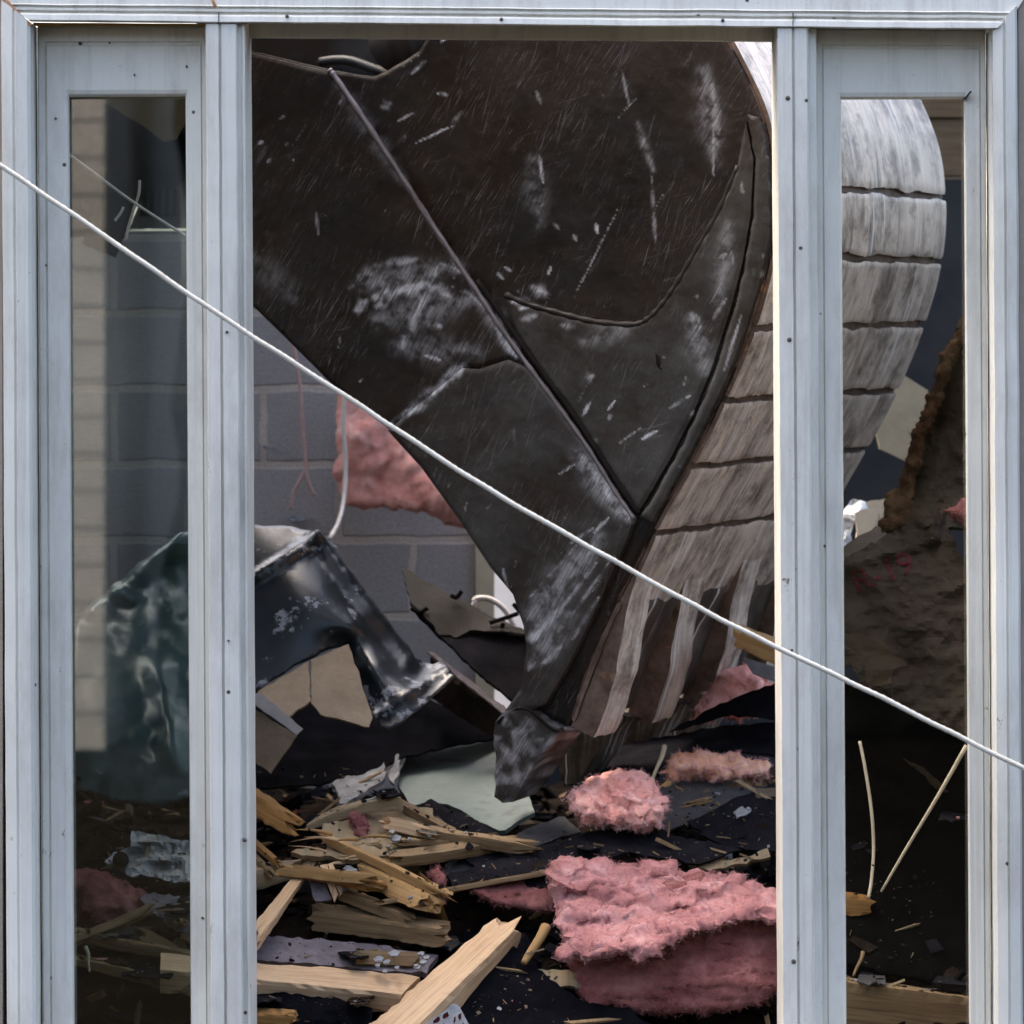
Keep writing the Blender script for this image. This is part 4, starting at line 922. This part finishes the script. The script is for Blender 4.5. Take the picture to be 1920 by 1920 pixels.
tag(sheet('brown_panel', [(754, 1064, 1.9), (800, 1090, 1.86), (860, 1120, 1.8), (935, 1160, 1.75), (1008, 1190, 1.7), (935, 1182, 1.7), (880, 1180, 1.72), (852, 1196, 1.7), (826, 1188, 1.7), (790, 1150, 1.74), (772, 1130, 1.78)], MT['brownpanel'], .012, 8, 2.5, .004, 6), 'torn grey brown panel with nails left of the bucket tip', 'panel')
tag(sheet('torn_board', [(768, 1128, 1.76), (790, 1146, 1.75), (830, 1186, 1.73), (880, 1176, 1.75), (940, 1178, 1.74), (1012, 1190, 1.72), (1002, 1260, 1.63), (968, 1320, 1.56), (900, 1264, 1.6), (830, 1198, 1.68), (786, 1156, 1.74)], MT['felt'], .012, 8, 2, .006, 6), 'nearly black torn board under the grey brown panel beside the bucket tip', 'panel')
lum([(806, 1232, 1.62), (818, 1228, 1.7), (820, 1300, 1.7), (806, 1310, 1.62)], [(948, 1342, 1.5), (962, 1335, 1.58), (962, 1392, 1.58), (948, 1400, 1.5)], 'heap', 'dark plank with a pale edge under the torn brown panel', name='old_board')
tag(sheet('lit_edge_strip', [(800, 1222, 1.6), (812, 1222, 1.6), (952, 1330, 1.49), (948, 1342, 1.48)], MT['lilac'], .008, 9, 1, .002), 'pale strip for the lit edge of the dark plank beside the bucket tip', 'strip')  # light on the plank's edge, put in as a pale strip
def wires(name, lst, mat, r, label, cat):
    e = empty(name, P(*lst[0][0])); tag(e, label, cat)
    for l in lst: tube('strand', [P(*t) for t in l], r, MT[mat], e, 6, 6)
wires('bent_cable', [[(888, 1128, 2.3), (896, 1122, 2.3), (920, 1124, 2.3), (945, 1142, 2.3), (962, 1170, 2.3), (966, 1196, 2.3)], [(896, 1150, 2.3), (888, 1138, 2.3), (892, 1126, 2.3)]], 'wire', .007, 'bent white cable loop beside the bucket tip', 'cable')
wires('bent_nails', [[(918, 1168, 1.72), (950, 1158, 1.72), (972, 1150, 1.72)], [(962, 1132, 1.7), (975, 1146, 1.7), (985, 1150, 1.7)], [(975, 1146, 1.7), (982, 1158, 1.7), (990, 1152, 1.7)], [(955, 1190, 1.7), (985, 1192, 1.7), (998, 1186, 1.7)], [(940, 1178, 1.7), (944, 1168, 1.7)], [(845, 1116, 1.78), (856, 1120, 1.78), (866, 1108, 1.78)], [(770, 1140, 1.74), (786, 1148, 1.74), (802, 1140, 1.74)]], 'blackwire', .0052, 'black bent wires and nails sticking out of the brown panel', 'wire')
wires('forked_cable', [[(548, 640, 2.9), (556, 680, 2.9), (564, 740, 2.9), (570, 830, 2.9), (572, 880, 2.9), (552, 920, 2.9), (545, 955, 2.9)], [(572, 880, 2.9), (578, 905, 2.9), (590, 930, 2.9)]], 'pinkwire', .0046, 'thin forked pinkish cable hanging on the block wall', 'cable')
wires('hanging_cable', [[(646, 735, 2.75), (644, 800, 2.75), (648, 880, 2.75), (644, 940, 2.72), (634, 980, 2.65), (618, 1010, 2.55)]], 'wire', .0056, 'white cable hanging past the edge of the pink insulation on the wall', 'cable')
wires('wires_and_reflection', [[(100, 268, .35), (160, 312, .35), (240, 372, .35), (300, 412, .35), (380, 462, .35)], [(262, 338, .4), (260, 365, .4), (250, 395, .4), (240, 430, .4), (236, 450, .4)], [(232, 388, .4), (226, 400, .4), (215, 414, .4)]], 'wire', .0028, 'thin grey wires inside the top of the left window light, the longest standing in for a reflected cord', 'wire')  # the long strand is built in place of the cord's reflection
for (x, y, r, lab) in ((556, 972, 16, 'white putty splash at the end of the forked cable'), (498, 838, 7, 'small beige knob on the block wall')):
    tag(sheet('putty_spot', [(x - r, y, 2.97), (x - r * .3, y - r * .4, 2.97), (x + r * .5, y - r * .5, 2.97), (x + r, y, 2.97), (x + r * .3, y + r * .5, 2.97), (x - r * .6, y + r * .4, 2.97)], MT['plaster'], .02, 5, 3, .01, 20), lab, 'putty')
# --- glass wool
fluff('pink_insulation', [(632, 715, 2.9), (700, 730, 2.9), (760, 790, 2.9), (820, 870, 2.85), (880, 960, 2.8), (900, 1000, 2.8), (872, 990, 2.85), (830, 975, 2.85), (790, 962, 2.85), (740, 955, 2.88), (690, 955, 2.9), (650, 948, 2.9), (630, 900, 2.9), (634, 800, 2.9)], MT['pink'], .03, 7, 7, .020, label='pink insulation hanging on the block wall left of the bucket edge', cat='insulation', hmat=MT['fibre'], hairs=1200)
fluff('pink_tuft', [(1055, 1492, 1.0), (1085, 1478, 1.05), (1110, 1458, 1.08), (1140, 1446, 1.1), (1172, 1442, 1.1), (1200, 1446, 1.1), (1222, 1462, 1.08), (1238, 1484, 1.05), (1254, 1500, 1.02), (1240, 1520, 1.0), (1236, 1545, .98), (1200, 1556, .95), (1150, 1550, .95), (1100, 1540, .96), (1072, 1520, .98)], MT['pink'], .11, 5, 15, .030, label='round pink insulation tuft in front of the bucket teeth', cat='insulation', hmat=MT['fibre'], hairs=2200)
fluff('pink_tuft', [(1238, 1446, 1.3), (1250, 1428, 1.32), (1280, 1412, 1.34), (1330, 1406, 1.35), (1380, 1410, 1.35), (1420, 1426, 1.33), (1446, 1432, 1.32), (1440, 1462, 1.28), (1400, 1462, 1.28), (1350, 1462, 1.28), (1290, 1464, 1.28), (1252, 1462, 1.28)], MT['peach'], .09, 5, 15, .024, label='long peach coloured insulation strip beside the right mullion', cat='insulation', hmat=MT['fibre'], hairs=1800)
fluff('pink_tuft', [(1322, 1300, 1.5), (1336, 1270, 1.52), (1365, 1258, 1.54), (1400, 1240, 1.55), (1430, 1268, 1.52), (1470, 1290, 1.48), (1470, 1330, 1.42), (1400, 1345, 1.42), (1340, 1345, 1.42), (1300, 1352, 1.42), (1305, 1325, 1.46)], MT['pink'], .09, 6, 13, .028, label='pink insulation clump under the wood block beside the bucket', cat='insulation', hmat=MT['fibre'], hairs=1500)
fluff('pink_tuft', [(128, 1322, 1.3), (150, 1318, 1.3), (162, 1345, 1.3), (165, 1375, 1.28), (182, 1392, 1.25), (196, 1420, 1.22), (190, 1450, 1.2), (150, 1445, 1.2), (128, 1420, 1.22)], MT['pinkd'], .05, 6, 14, .02, label='pink insulation scrap at the left edge of the left window light', cat='insulation', hmat=MT['fibred'], hairs=500)
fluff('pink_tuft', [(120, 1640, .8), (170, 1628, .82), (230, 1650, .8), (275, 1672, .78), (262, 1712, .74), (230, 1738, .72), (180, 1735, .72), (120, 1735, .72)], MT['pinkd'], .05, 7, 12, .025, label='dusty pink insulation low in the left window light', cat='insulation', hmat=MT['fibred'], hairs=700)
fluff('pink_tuft', [(652, 1530, .97), (668, 1522, .98), (690, 1545, .95), (694, 1560, .93), (684, 1572, .91), (668, 1566, .92), (664, 1545, .95)], MT['pinkd'], .02, 5, 20, .012, label='small pink wisp on the splintered plywood', cat='insulation', hmat=MT['fibred'], hairs=300)
fluff('pink_tuft', [(806, 1634, .76), (822, 1622, .77), (832, 1640, .75), (828, 1662, .72), (836, 1680, .70), (828, 1690, .69), (818, 1665, .72)], MT['pinkd'], .02, 5, 20, .010, label='small pink wisp hanging on the corner of the orange block', cat='insulation', hmat=MT['fibred'], hairs=300)
bt = fluff('insulation_batt', [(1062, 1800, .55), (1092, 1760, .58), (1130, 1700, .62), (1200, 1660, .66), (1300, 1640, .68), (1400, 1652, .68), (1470, 1680, .66), (1475, 1800, .56), (1470, 1860, .5), (1400, 1890, .46), (1320, 1900, .45), (1240, 1902, .44), (1150, 1896, .45), (1090, 1880, .47), (1082, 1850, .5)], MT['pinkd'], .09, 6, 7, .016, label='big torn pink insulation batt at the lower right of the middle light', cat='insulation', hmat=MT['fibred'], hairs=2600, streak=3.5)  # core coloured darker for the shade below the peeled face
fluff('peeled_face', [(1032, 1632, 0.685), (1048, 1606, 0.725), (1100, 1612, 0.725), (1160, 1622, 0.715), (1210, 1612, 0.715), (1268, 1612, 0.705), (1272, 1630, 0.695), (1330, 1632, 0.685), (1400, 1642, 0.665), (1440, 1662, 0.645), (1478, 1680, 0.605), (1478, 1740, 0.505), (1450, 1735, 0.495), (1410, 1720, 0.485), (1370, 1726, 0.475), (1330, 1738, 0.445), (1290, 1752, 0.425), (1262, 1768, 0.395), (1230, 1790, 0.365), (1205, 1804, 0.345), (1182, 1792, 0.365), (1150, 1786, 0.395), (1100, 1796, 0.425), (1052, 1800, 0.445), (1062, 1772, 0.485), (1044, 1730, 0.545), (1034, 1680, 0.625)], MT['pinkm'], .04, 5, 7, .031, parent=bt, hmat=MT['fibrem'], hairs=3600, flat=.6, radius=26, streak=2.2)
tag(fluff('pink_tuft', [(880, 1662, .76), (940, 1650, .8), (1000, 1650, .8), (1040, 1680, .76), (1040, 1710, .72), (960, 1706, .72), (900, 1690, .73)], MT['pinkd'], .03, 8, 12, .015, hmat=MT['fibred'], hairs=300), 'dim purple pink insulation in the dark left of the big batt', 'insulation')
# --- left window light
tag(sheet('ceiling_board', [(190, 160, 2.2), (360, 160, 2.2), (372, 190, 2.2), (330, 260, 2.2), (308, 265, 2.2), (280, 245, 2.2), (240, 220, 2.2), (196, 192, 2.2), (120, 150, 2.2), (100, 90, 2.2)], MT['ceil'], .012, 12, 2, .005), 'stained brown overhead board at the top of the left window light', 'board')
tag(sheet('black_sheet', [(100, 150, 2.4), (200, 180, 2.4), (260, 200, 2.4), (420, 150, 2.4), (420, 310, 2.3), (345, 300, 2.3), (290, 300, 2.3), (240, 318, 2.3), (200, 345, 2.3), (190, 450, 2.3), (100, 440, 2.3)], MT['duct'], .004, 14, 3, .03, 5), 'black sheeting sagging at the top of the left window light', 'tarp')
tube_o = tube('duct', [P(185, 470, 2.0), P(205, 420, 2.0), P(222, 375, 2.0), P(260, 335, 2.0), P(310, 318, 2.0), P(350, 326, 2.0), P(390, 380, 2.0)], .045, MT['duct'], None, 8, 14, lambda t: 1 + .05 * math.sin(t * 160)); tag(tube_o, 'black curved flexible duct at the top of the left window light', 'duct')
vp = sheet('vent_panel', [(275, 350, 2.6), (300, 325, 2.6), (350, 318, 2.6), (420, 330, 2.6), (420, 425, 2.6), (240, 430, 2.6), (255, 395, 2.6)], MT['vent'], .02, 12, 1, .003); tag(vp, 'grey vent panel with a dark louvred grille behind the black duct', 'vent')
sheet('grille', [(272, 350, 2.575), (400, 350, 2.575), (400, 405, 2.575), (262, 405, 2.575)], MT['duct'], .008, 10, 0, 0, parent=vp)
for k in range(9): sheet('louvre', [(276 + k * 14, 354, 2.56), (281 + k * 14, 354, 2.56), (279 + k * 14, 402, 2.56), (274 + k * 14, 402, 2.56)], MT['steelb'], .004, 12, 0, 0, parent=vp)
dk = sheet('flattened_duct', [(200, 1616, .92), (216, 1598, .95), (246, 1588, .98), (250, 1560, 1.02), (300, 1566, 1.0), (400, 1590, .96), (400, 1655, .86), (330, 1656, .85), (280, 1642, .87), (240, 1640, .87), (215, 1636, .88)], MT['foil'], .006, 7, 3, .04, 9, True); tag(dk, 'crushed grey metal duct with an open end low in the left window light', 'duct')
tube('duct_mouth', [P(226, 1612, .86), P(227, 1612, .95)], .017, MT['groove'], dk, 1, 16)  # closed plug, its black standing for the dark inside of the duct
tag(sheet('lilac_shingle', [(262, 1684, .72), (282, 1674, .74), (400, 1690, .72), (400, 1775, .62), (350, 1752, .64), (330, 1745, .65), (300, 1722, .67)], MT['lilac'], .006, 7, 5, .012, 16), 'torn lilac grey shingle low in the left window light', 'shingle')
# --- right window light
tag(sheet('tan_board', [(1690, 700, 2.6), (1740, 732, 2.6), (1738, 800, 2.6), (1710, 870, 2.6), (1650, 842, 2.6), (1640, 800, 2.6)], MT['tan'], .02, 10, 0, .002), 'tan board showing between the bucket and the kraft faced batt', 'board')
tag(sheet('cream_board', [(1598, 955, 2.3), (1612, 944, 2.3), (1668, 936, 2.3), (1668, 1012, 2.3), (1640, 1020, 2.3), (1604, 1016, 2.3), (1608, 985, 2.3)], MT['cream'], .02, 8, 3, .003), 'bright cream board with dark stains behind the kraft paper', 'board')
tag(sheet('white_plastic', [(1560, 1000, 2.25), (1580, 958, 2.25), (1600, 936, 2.25), (1614, 938, 2.25), (1626, 950, 2.25), (1602, 962, 2.22), (1598, 1010, 2.22), (1590, 1050, 2.2), (1560, 1060, 2.2)], MT['white'], .003, 7, 3, .02, 16, True), 'crumpled white plastic beside the cream board', 'plastic')
tag(sheet('white_plastic', [(1436, 1086, 2.4), (1446, 1076, 2.4), (1475, 1068, 2.4), (1475, 1096, 2.4), (1450, 1092, 2.4)], MT['white'], .003, 6, 2, .006, 16), 'white scrap standing in for the bright gap between bucket and right mullion', 'plastic')  # white scrap added in place of light coming through the gap
tag(sheet('broken_board', [(1385, 1180, 1.9), (1400, 1130, 2.1), (1440, 1088, 2.2), (1500, 1080, 2.2), (1500, 1220, 1.9), (1440, 1215, 1.9)], MT['brownpanel'], .01, 10, 2, .02, 7), 'dark panel between the bucket lip and the right mullion', 'panel')
ka = sheet('kraft_batt', [(1835, 570, 1.2), (1806, 592, 1.2), (1790, 640, 1.2), (1765, 668, 1.2), (1755, 720, 1.2), (1735, 770, 1.2), (1712, 815, 1.2), (1706, 860, 1.2), (1690, 915, 1.18), (1668, 930, 1.15), (1655, 985, 1.1), (1665, 1000, 1.1), (1740, 985, 1.05), (1835, 990, 1.05)], MT['kraft'], .03, 7, 4, .020, 9, True, folds=[(1800, 640, 1700, 960, 24, -.02)])
tag(ka, 'kraft paper faced batt with a furry brown edge, leaning at the right', 'insulation')
fluff('fuzzy_edge', [(1808, 590, 1.19), (1828, 600, 1.19), (1800, 660, 1.19), (1776, 720, 1.18), (1752, 780, 1.18), (1735, 830, 1.18), (1724, 880, 1.17), (1712, 930, 1.16), (1712, 965, 1.12), (1690, 990, 1.08), (1652, 1000, 1.08), (1650, 980, 1.1), (1664, 925, 1.14), (1688, 910, 1.17), (1702, 855, 1.18), (1710, 810, 1.19), (1733, 765, 1.19), (1752, 718, 1.19), (1762, 664, 1.19), (1788, 636, 1.19)], MT['brownwool'], .012, 5, 22, .012, parent=ka, hmat=MT['brownwool'], hairs=1500, radius=10)
ks = sheet('kraft_sheet', [(1560, 1062, .95), (1590, 1042, .96), (1640, 1018, 1.0), (1660, 1000, 1.04), (1735, 972, 1.08), (1770, 925, 1.1), (1768, 965, 1.08), (1782, 1000, 1.02), (1805, 1050, .95), (1835, 1060, .92), (1835, 1500, .6), (1760, 1480, .62), (1690, 1420, .66), (1640, 1330, .72), (1600, 1250, .78), (1560, 1240, .8)], MT['kraft'], .004, 6, 3, .020, 9, True, folds=[(1588, 1062, 1745, 1015, 16, .022), (1745, 1015, 1766, 960, 16, .02), (1600, 1100, 1720, 1250, 34, -.02), (1700, 1180, 1810, 1080, 30, .014)])
tag(ks, 'large crumpled kraft paper sheet with red lettering in the right window light', 'kraft paper')
tag(sheet('kraft_sheet', [(1566, 1188, .74), (1592, 1190, .73), (1640, 1200, .72), (1680, 1230, .70), (1702, 1246, .68), (1676, 1254, .68), (1672, 1280, .66), (1632, 1290, .66), (1622, 1262, .68), (1600, 1222, .71)], MT['kraft'], .004, 9, 4, .02, 8), 'small torn kraft flap below the red lettering', 'kraft paper')
tag(fluff('pink_tuft', [(1770, 960, .98), (1800, 940, 1.0), (1835, 930, 1.0), (1835, 1000, .95), (1800, 985, .96)], MT['pinkd'], .03, 7, 15, .015, hmat=MT['fibred'], hairs=300), 'dim pink insulation at the right edge above the kraft sheet', 'insulation')
tag(sheet('black_sheet', [(1560, 1260, .66), (1620, 1290, .62), (1700, 1330, .58), (1835, 1400, .52), (1835, 1850, .5), (1720, 1840, .5), (1560, 1800, .55)], MT['duct'], .004, 9, 3, .03, 4, False, ctrl=[(1700, 1560, .72)], smooth=True), 'black sheet added for the darkness in the lower part of the right window light', 'tarp')  # near-black sheet added to make the bottom of the right pane dark
# red lettering laid on the kraft sheet
me = ks.data; bv = BVHTree.FromPolygons([v.co + ks.location for v in me.vertices], [tuple(p.vertices) for p in me.polygons])
def letters(txt, px, py, size, ang):
    cu_ = bpy.data.curves.new('print', 'FONT'); cu_.body = txt; cu_.size = size; cu_.resolution_u = 3
    ob = bpy.data.objects.new('print', cu_); COL.objects.link(ob); bpy.context.view_layer.update()
    m = bpy.data.meshes.new_from_object(ob.evaluated_get(bpy.context.evaluated_depsgraph_get())); bpy.data.objects.remove(ob)
    bm = bmesh.new(); bm.from_mesh(m); bmesh.ops.triangulate(bm, faces=bm.faces)
    for _ in range(2): bmesh.ops.subdivide_edges(bm, edges=[e for e in bm.edges if e.calc_length() > .006], cuts=1)
    bmesh.ops.triangulate(bm, faces=bm.faces)
    V = []
    for v in bm.verts:
        x = px + (v.co.x * math.cos(ang) - v.co.y * math.sin(ang)) / S0; y = py - (v.co.x * math.sin(ang) + v.co.y * math.cos(ang)) / S0
        a = P(x, y, 0); d = (a - CAM).normalized(); h = bv.ray_cast(CAM, d)
        V.append((h[0] - d * .0035) if h[0] else P(x, y, .9))
    bm.verts.index_update(); F = [tuple(q.index for q in f.verts) for f in bm.faces]; bm.free()
    mesh('printed_letters', V, F, MT['red'], ks)
letters('R-19', 1606, 1112, .062, R(20))
tag(sheet('kraft_scrap', [(1560, 1050, 1.3), (1600, 1010, 1.35), (1650, 985, 1.4), (1668, 1000, 1.35), (1600, 1045, 1.25)], MT['cardd'], .005, 8, 3, .01, 9), 'lighter brown paper edge above the red lettering', 'kraft paper')

lum([(440, 1640, .86), (440, 1622, .92), (440, 1660, .92), (440, 1690, .86)], [(556, 1618, .88), (566, 1610, .92), (566, 1632, .92), (550, 1648, .88)], 'ply', 'weathered tan board end between the left mullion and the leaning thin stud', name='old_board', jB=.03)
lum([(590, 1708, .74), (596, 1690, .80), (600, 1732, .78), (592, 1746, .74)], [(830, 1742, .62), (840, 1726, .70), (838, 1764, .68), (828, 1778, .62)], 'oldwood', 'dark brown board in the shadow under the orange pine block', name='old_board', jA=.03, jB=.03)
lum([(455, 1560, .98), (458, 1552, 1.0), (460, 1564, 1.0), (456, 1572, .98)], [(520, 1618, .86), (526, 1612, .88), (524, 1624, .88), (518, 1628, .86)], 'rot', 'narrow orange brown lath below the rotten timber end', name='wood_strip', jB=.03)
lum([(455, 1584, .96), (458, 1578, .98), (460, 1590, .98), (456, 1597, .96)], [(505, 1636, .85), (512, 1630, .87), (510, 1642, .87), (503, 1646, .85)], 'oldwood', 'narrow dark lath beside the leaning thin stud', name='wood_strip', jB=.03)
lum([(455, 1900, .34), (460, 1888, .4), (464, 1905, .4), (458, 1920, .34)], [(545, 1905, .33), (548, 1893, .38), (546, 1915, .38), (540, 1928, .33)], 'rot', 'splintered brown scrap of wood at the bottom left corner of the middle light', name='wood_block', jB=.03)
lum([(640, 1668, .75), (650, 1660, .78), (652, 1680, .78), (642, 1690, .75)], [(760, 1716, .66), (768, 1708, .7), (764, 1728, .7), (756, 1736, .66)], 'oldwood', 'dark splintered lath below the foil scrap', name='wood_strip', jA=.02, jB=.04)
tag(sheet('dusty_board', [(440, 1752, .66), (560, 1758, .66), (700, 1772, .66), (820, 1790, .64), (800, 1824, .56), (700, 1818, .56), (560, 1806, .56), (440, 1798, .56)], MT['lilac'], .02, 10, 3, .006), 'dusty purplish board lying just behind the level pine plank', 'board')
tag(sheet('dark_cloth', [(480, 1850, .46), (560, 1862, .44), (640, 1872, .42), (700, 1890, .38), (690, 1950, .32), (480, 1950, .32)], MT['black'], .006, 9, 4, .03, 9), 'black rag in front of the level pine plank', 'rag')
# flutes on the ridged strip, ink of the tarp: nothing else
bpy.context.view_layer.update()
dg = bpy.context.evaluated_depsgraph_get()
rnd = random.Random(41)
def top(x, y, ban, z0=1.0):
    hit, loc, nrm, _, ob, _ = S.ray_cast(dg, Vector((x, y, z0)), Vector((0, 0, -1)))
    if not hit: return None
    while ob.parent: ob = ob.parent
    return None if ob.name.split('.')[0] in ban else loc.z
BAN = ('excavator_bucket', 'pink_tuft', 'insulation_batt', 'mint_board', 'window', 'broken_stud', 'printed_card')
got = 0
for _ in range(600):
    if got >= 18: break
    px, py = rnd.choice([(rnd.uniform(480, 880), rnd.uniform(1500, 1900))] * 7 + [(rnd.uniform(140, 350), rnd.uniform(1560, 1890))] * 3 + [(rnd.uniform(1590, 1810), rnd.uniform(1660, 1880))])
    y = Yp(py); k = (D + y) / D * S0; x = (px - 960) * k
    an = rnd.choice([rnd.gauss(.25, .35), rnd.gauss(2.5, .4), rnd.uniform(0, 3.14)]); L = rnd.choice([rnd.uniform(.04, .08), rnd.uniform(.06, .12), rnd.uniform(.1, .19)]); W = rnd.uniform(.009, .024); H = rnd.uniform(.005, .015)
    dx, dy = math.cos(an) * L, math.sin(an) * L * .8
    z1, z2 = top(x - dx, y - dy, BAN), top(x + dx, y + dy, BAN); zm = top(x, y, BAN)
    if None in (z1, z2, zm) or abs(z1 - z2) > .095 or min(z1, z2, zm) < .3 or y - abs(dy) < .2: continue
    lift = max(0, zm - (z1 + z2) / 2)
    a = Vector((x - dx, y - dy, z1 + H + lift)); b = Vector((x + dx, y + dy, z2 + H + lift))
    t = (b - a).normalized(); sd = t.cross(Vector((rnd.gauss(0, .35), rnd.gauss(0, .35), 1))).normalized(); up_ = sd.cross(t)
    q = [sd * sx * W + up_ * sz * H for sx, sz in ((-1, 1), (1, 1), (1, -1), (-1, -1))]
    o = loft('broken_lath', [a + v for v in q], [b + v for v in q], MT[rnd.choices(['oldwood', 'pineo', 'ply', 'rot', 'pine'], [10, 1.2, 2, 2, .6])[0]], None, 14, .003, rnd.uniform(.02, .07), rnd.uniform(.02, .07), 4, False, 0, .2)
    tag(o, 'short broken wooden lath lying loose among the rubble', 'lath', 'broken laths strewn in the rubble'); got += 1
got = 0
for _ in range(500):
    if got >= 26: break
    px, py = rnd.choice([(rnd.uniform(480, 860), rnd.uniform(1480, 1900)), (rnd.uniform(140, 350), rnd.uniform(1540, 1890)), (rnd.uniform(1590, 1810), rnd.uniform(1500, 1880)), (rnd.uniform(860, 1440), rnd.uniform(1480, 1660))])
    y = Yp(py); k = (D + y) / D * S0; x = (px - 960) * k
    z = top(x, y, BAN)
    if z is None or z < .3: continue
    r = rnd.uniform(18, 62); py2 = 960 + (ZC - z) / k; n_ = rnd.randint(4, 6); a0 = rnd.uniform(0, 6)
    pts = []
    for i in range(n_):
        an = a0 + 2 * math.pi * i / n_ + rnd.uniform(-.3, .3); rr = r * rnd.uniform(.6, 1.2)
        pts.append((px + rr * math.cos(an), py2 + rr * .38 * math.sin(an) - 8, y - .0030 * rr * math.sin(an) + rnd.uniform(-.02, .02)))
    tag(sheet('felt_scrap', pts, MT[rnd.choice(['felt', 'felt', 'feltg', 'black', 'heap'])], .004, 6, 4, .012, 14), 'torn scrap of black roofing felt lying loose in the rubble', 'felt scrap', 'felt scraps strewn in the rubble'); got += 1
bpy.context.view_layer.update()
dg = bpy.context.evaluated_depsgraph_get()
V, F, MI = [], [], []
rnd = random.Random(23)
fm = ['heap', 'plaster', 'ply', 'oldwood', 'felt', 'pinkm', 'cardd', 'pineo']
NOCR = ('excavator_bucket', 'ground', 'added_ceiling', 'window', 'mint_board', 'insulation_batt', 'broken_stud')
def scatter(n, xr, yr, z0, smin, smax, wts):
    for k in range(n):
        x = rnd.uniform(*xr); y = rnd.uniform(*yr)
        hit, loc, nrm, _, ob, _ = S.ray_cast(dg, Vector((x, y, z0)), Vector((0, 0, -1)))
        if not hit or loc.z < .35: continue
        r = ob
        while r.parent: r = r.parent
        if r.name.split('.')[0] in NOCR or r.name.split('.')[0] in ('pink_tuft',) : continue
        mi = rnd.choices(range(8), wts)[0]
        L = smin * (smax / smin) ** (rnd.random() ** 1.8); W = L * (rnd.uniform(.05, .2) if mi in (2, 3, 7) else rnd.uniform(.4, .9)); H = L * rnd.uniform(.12, .5) if L < .008 else L * rnd.uniform(.05, .18)
        if mi in (2, 3, 7): L *= 1.9
        n_ = (nrm + Vector((rnd.gauss(0, .25), rnd.gauss(0, .25), 0))).normalized(); a = Vector((rnd.gauss(0, 1), rnd.gauss(0, 1), 0)); a = (a - n_ * a.dot(n_)).normalized(); b = n_.cross(a)
        o = loc + nrm * H * .6; s_ = len(V)
        for sc in (-1, 1):
            for (p, q) in ((-1, -1), (1, -1), (1, 1), (-1, 1)):
                V.append(o + a * p * L * rnd.uniform(.5, 1) + b * q * W * rnd.uniform(.5, 1) + n_ * sc * H * rnd.uniform(.5, 1))
        for f in ((0, 1, 2, 3), (4, 5, 6, 7), (0, 1, 5, 4), (1, 2, 6, 5), (2, 3, 7, 6), (3, 0, 4, 7)): F.append(tuple(s_ + i for i in f)); MI.append(mi)
scatter(6800, (-.95, .95), (.2, 1.6), 1.02, .0010, .007, [10, 1.2, 4, 7, 6, .3, 4, 1.2])
scatter(260, (-.9, .9), (.25, 1.4), 1.0, .012, .034, [6, .6, 3, 6, 6, .2, 2, 1.6])
cr = mesh('crumbs', V, F, [MT[m] for m in fm], uv=[(v[0] * 3, v[2] * 3) for v in V])
cr.data.polygons.foreach_set('material_index', MI); tag(cr, 'dust, crumbs and splinters lying on top of the rubble', 'debris', kind='stuff')
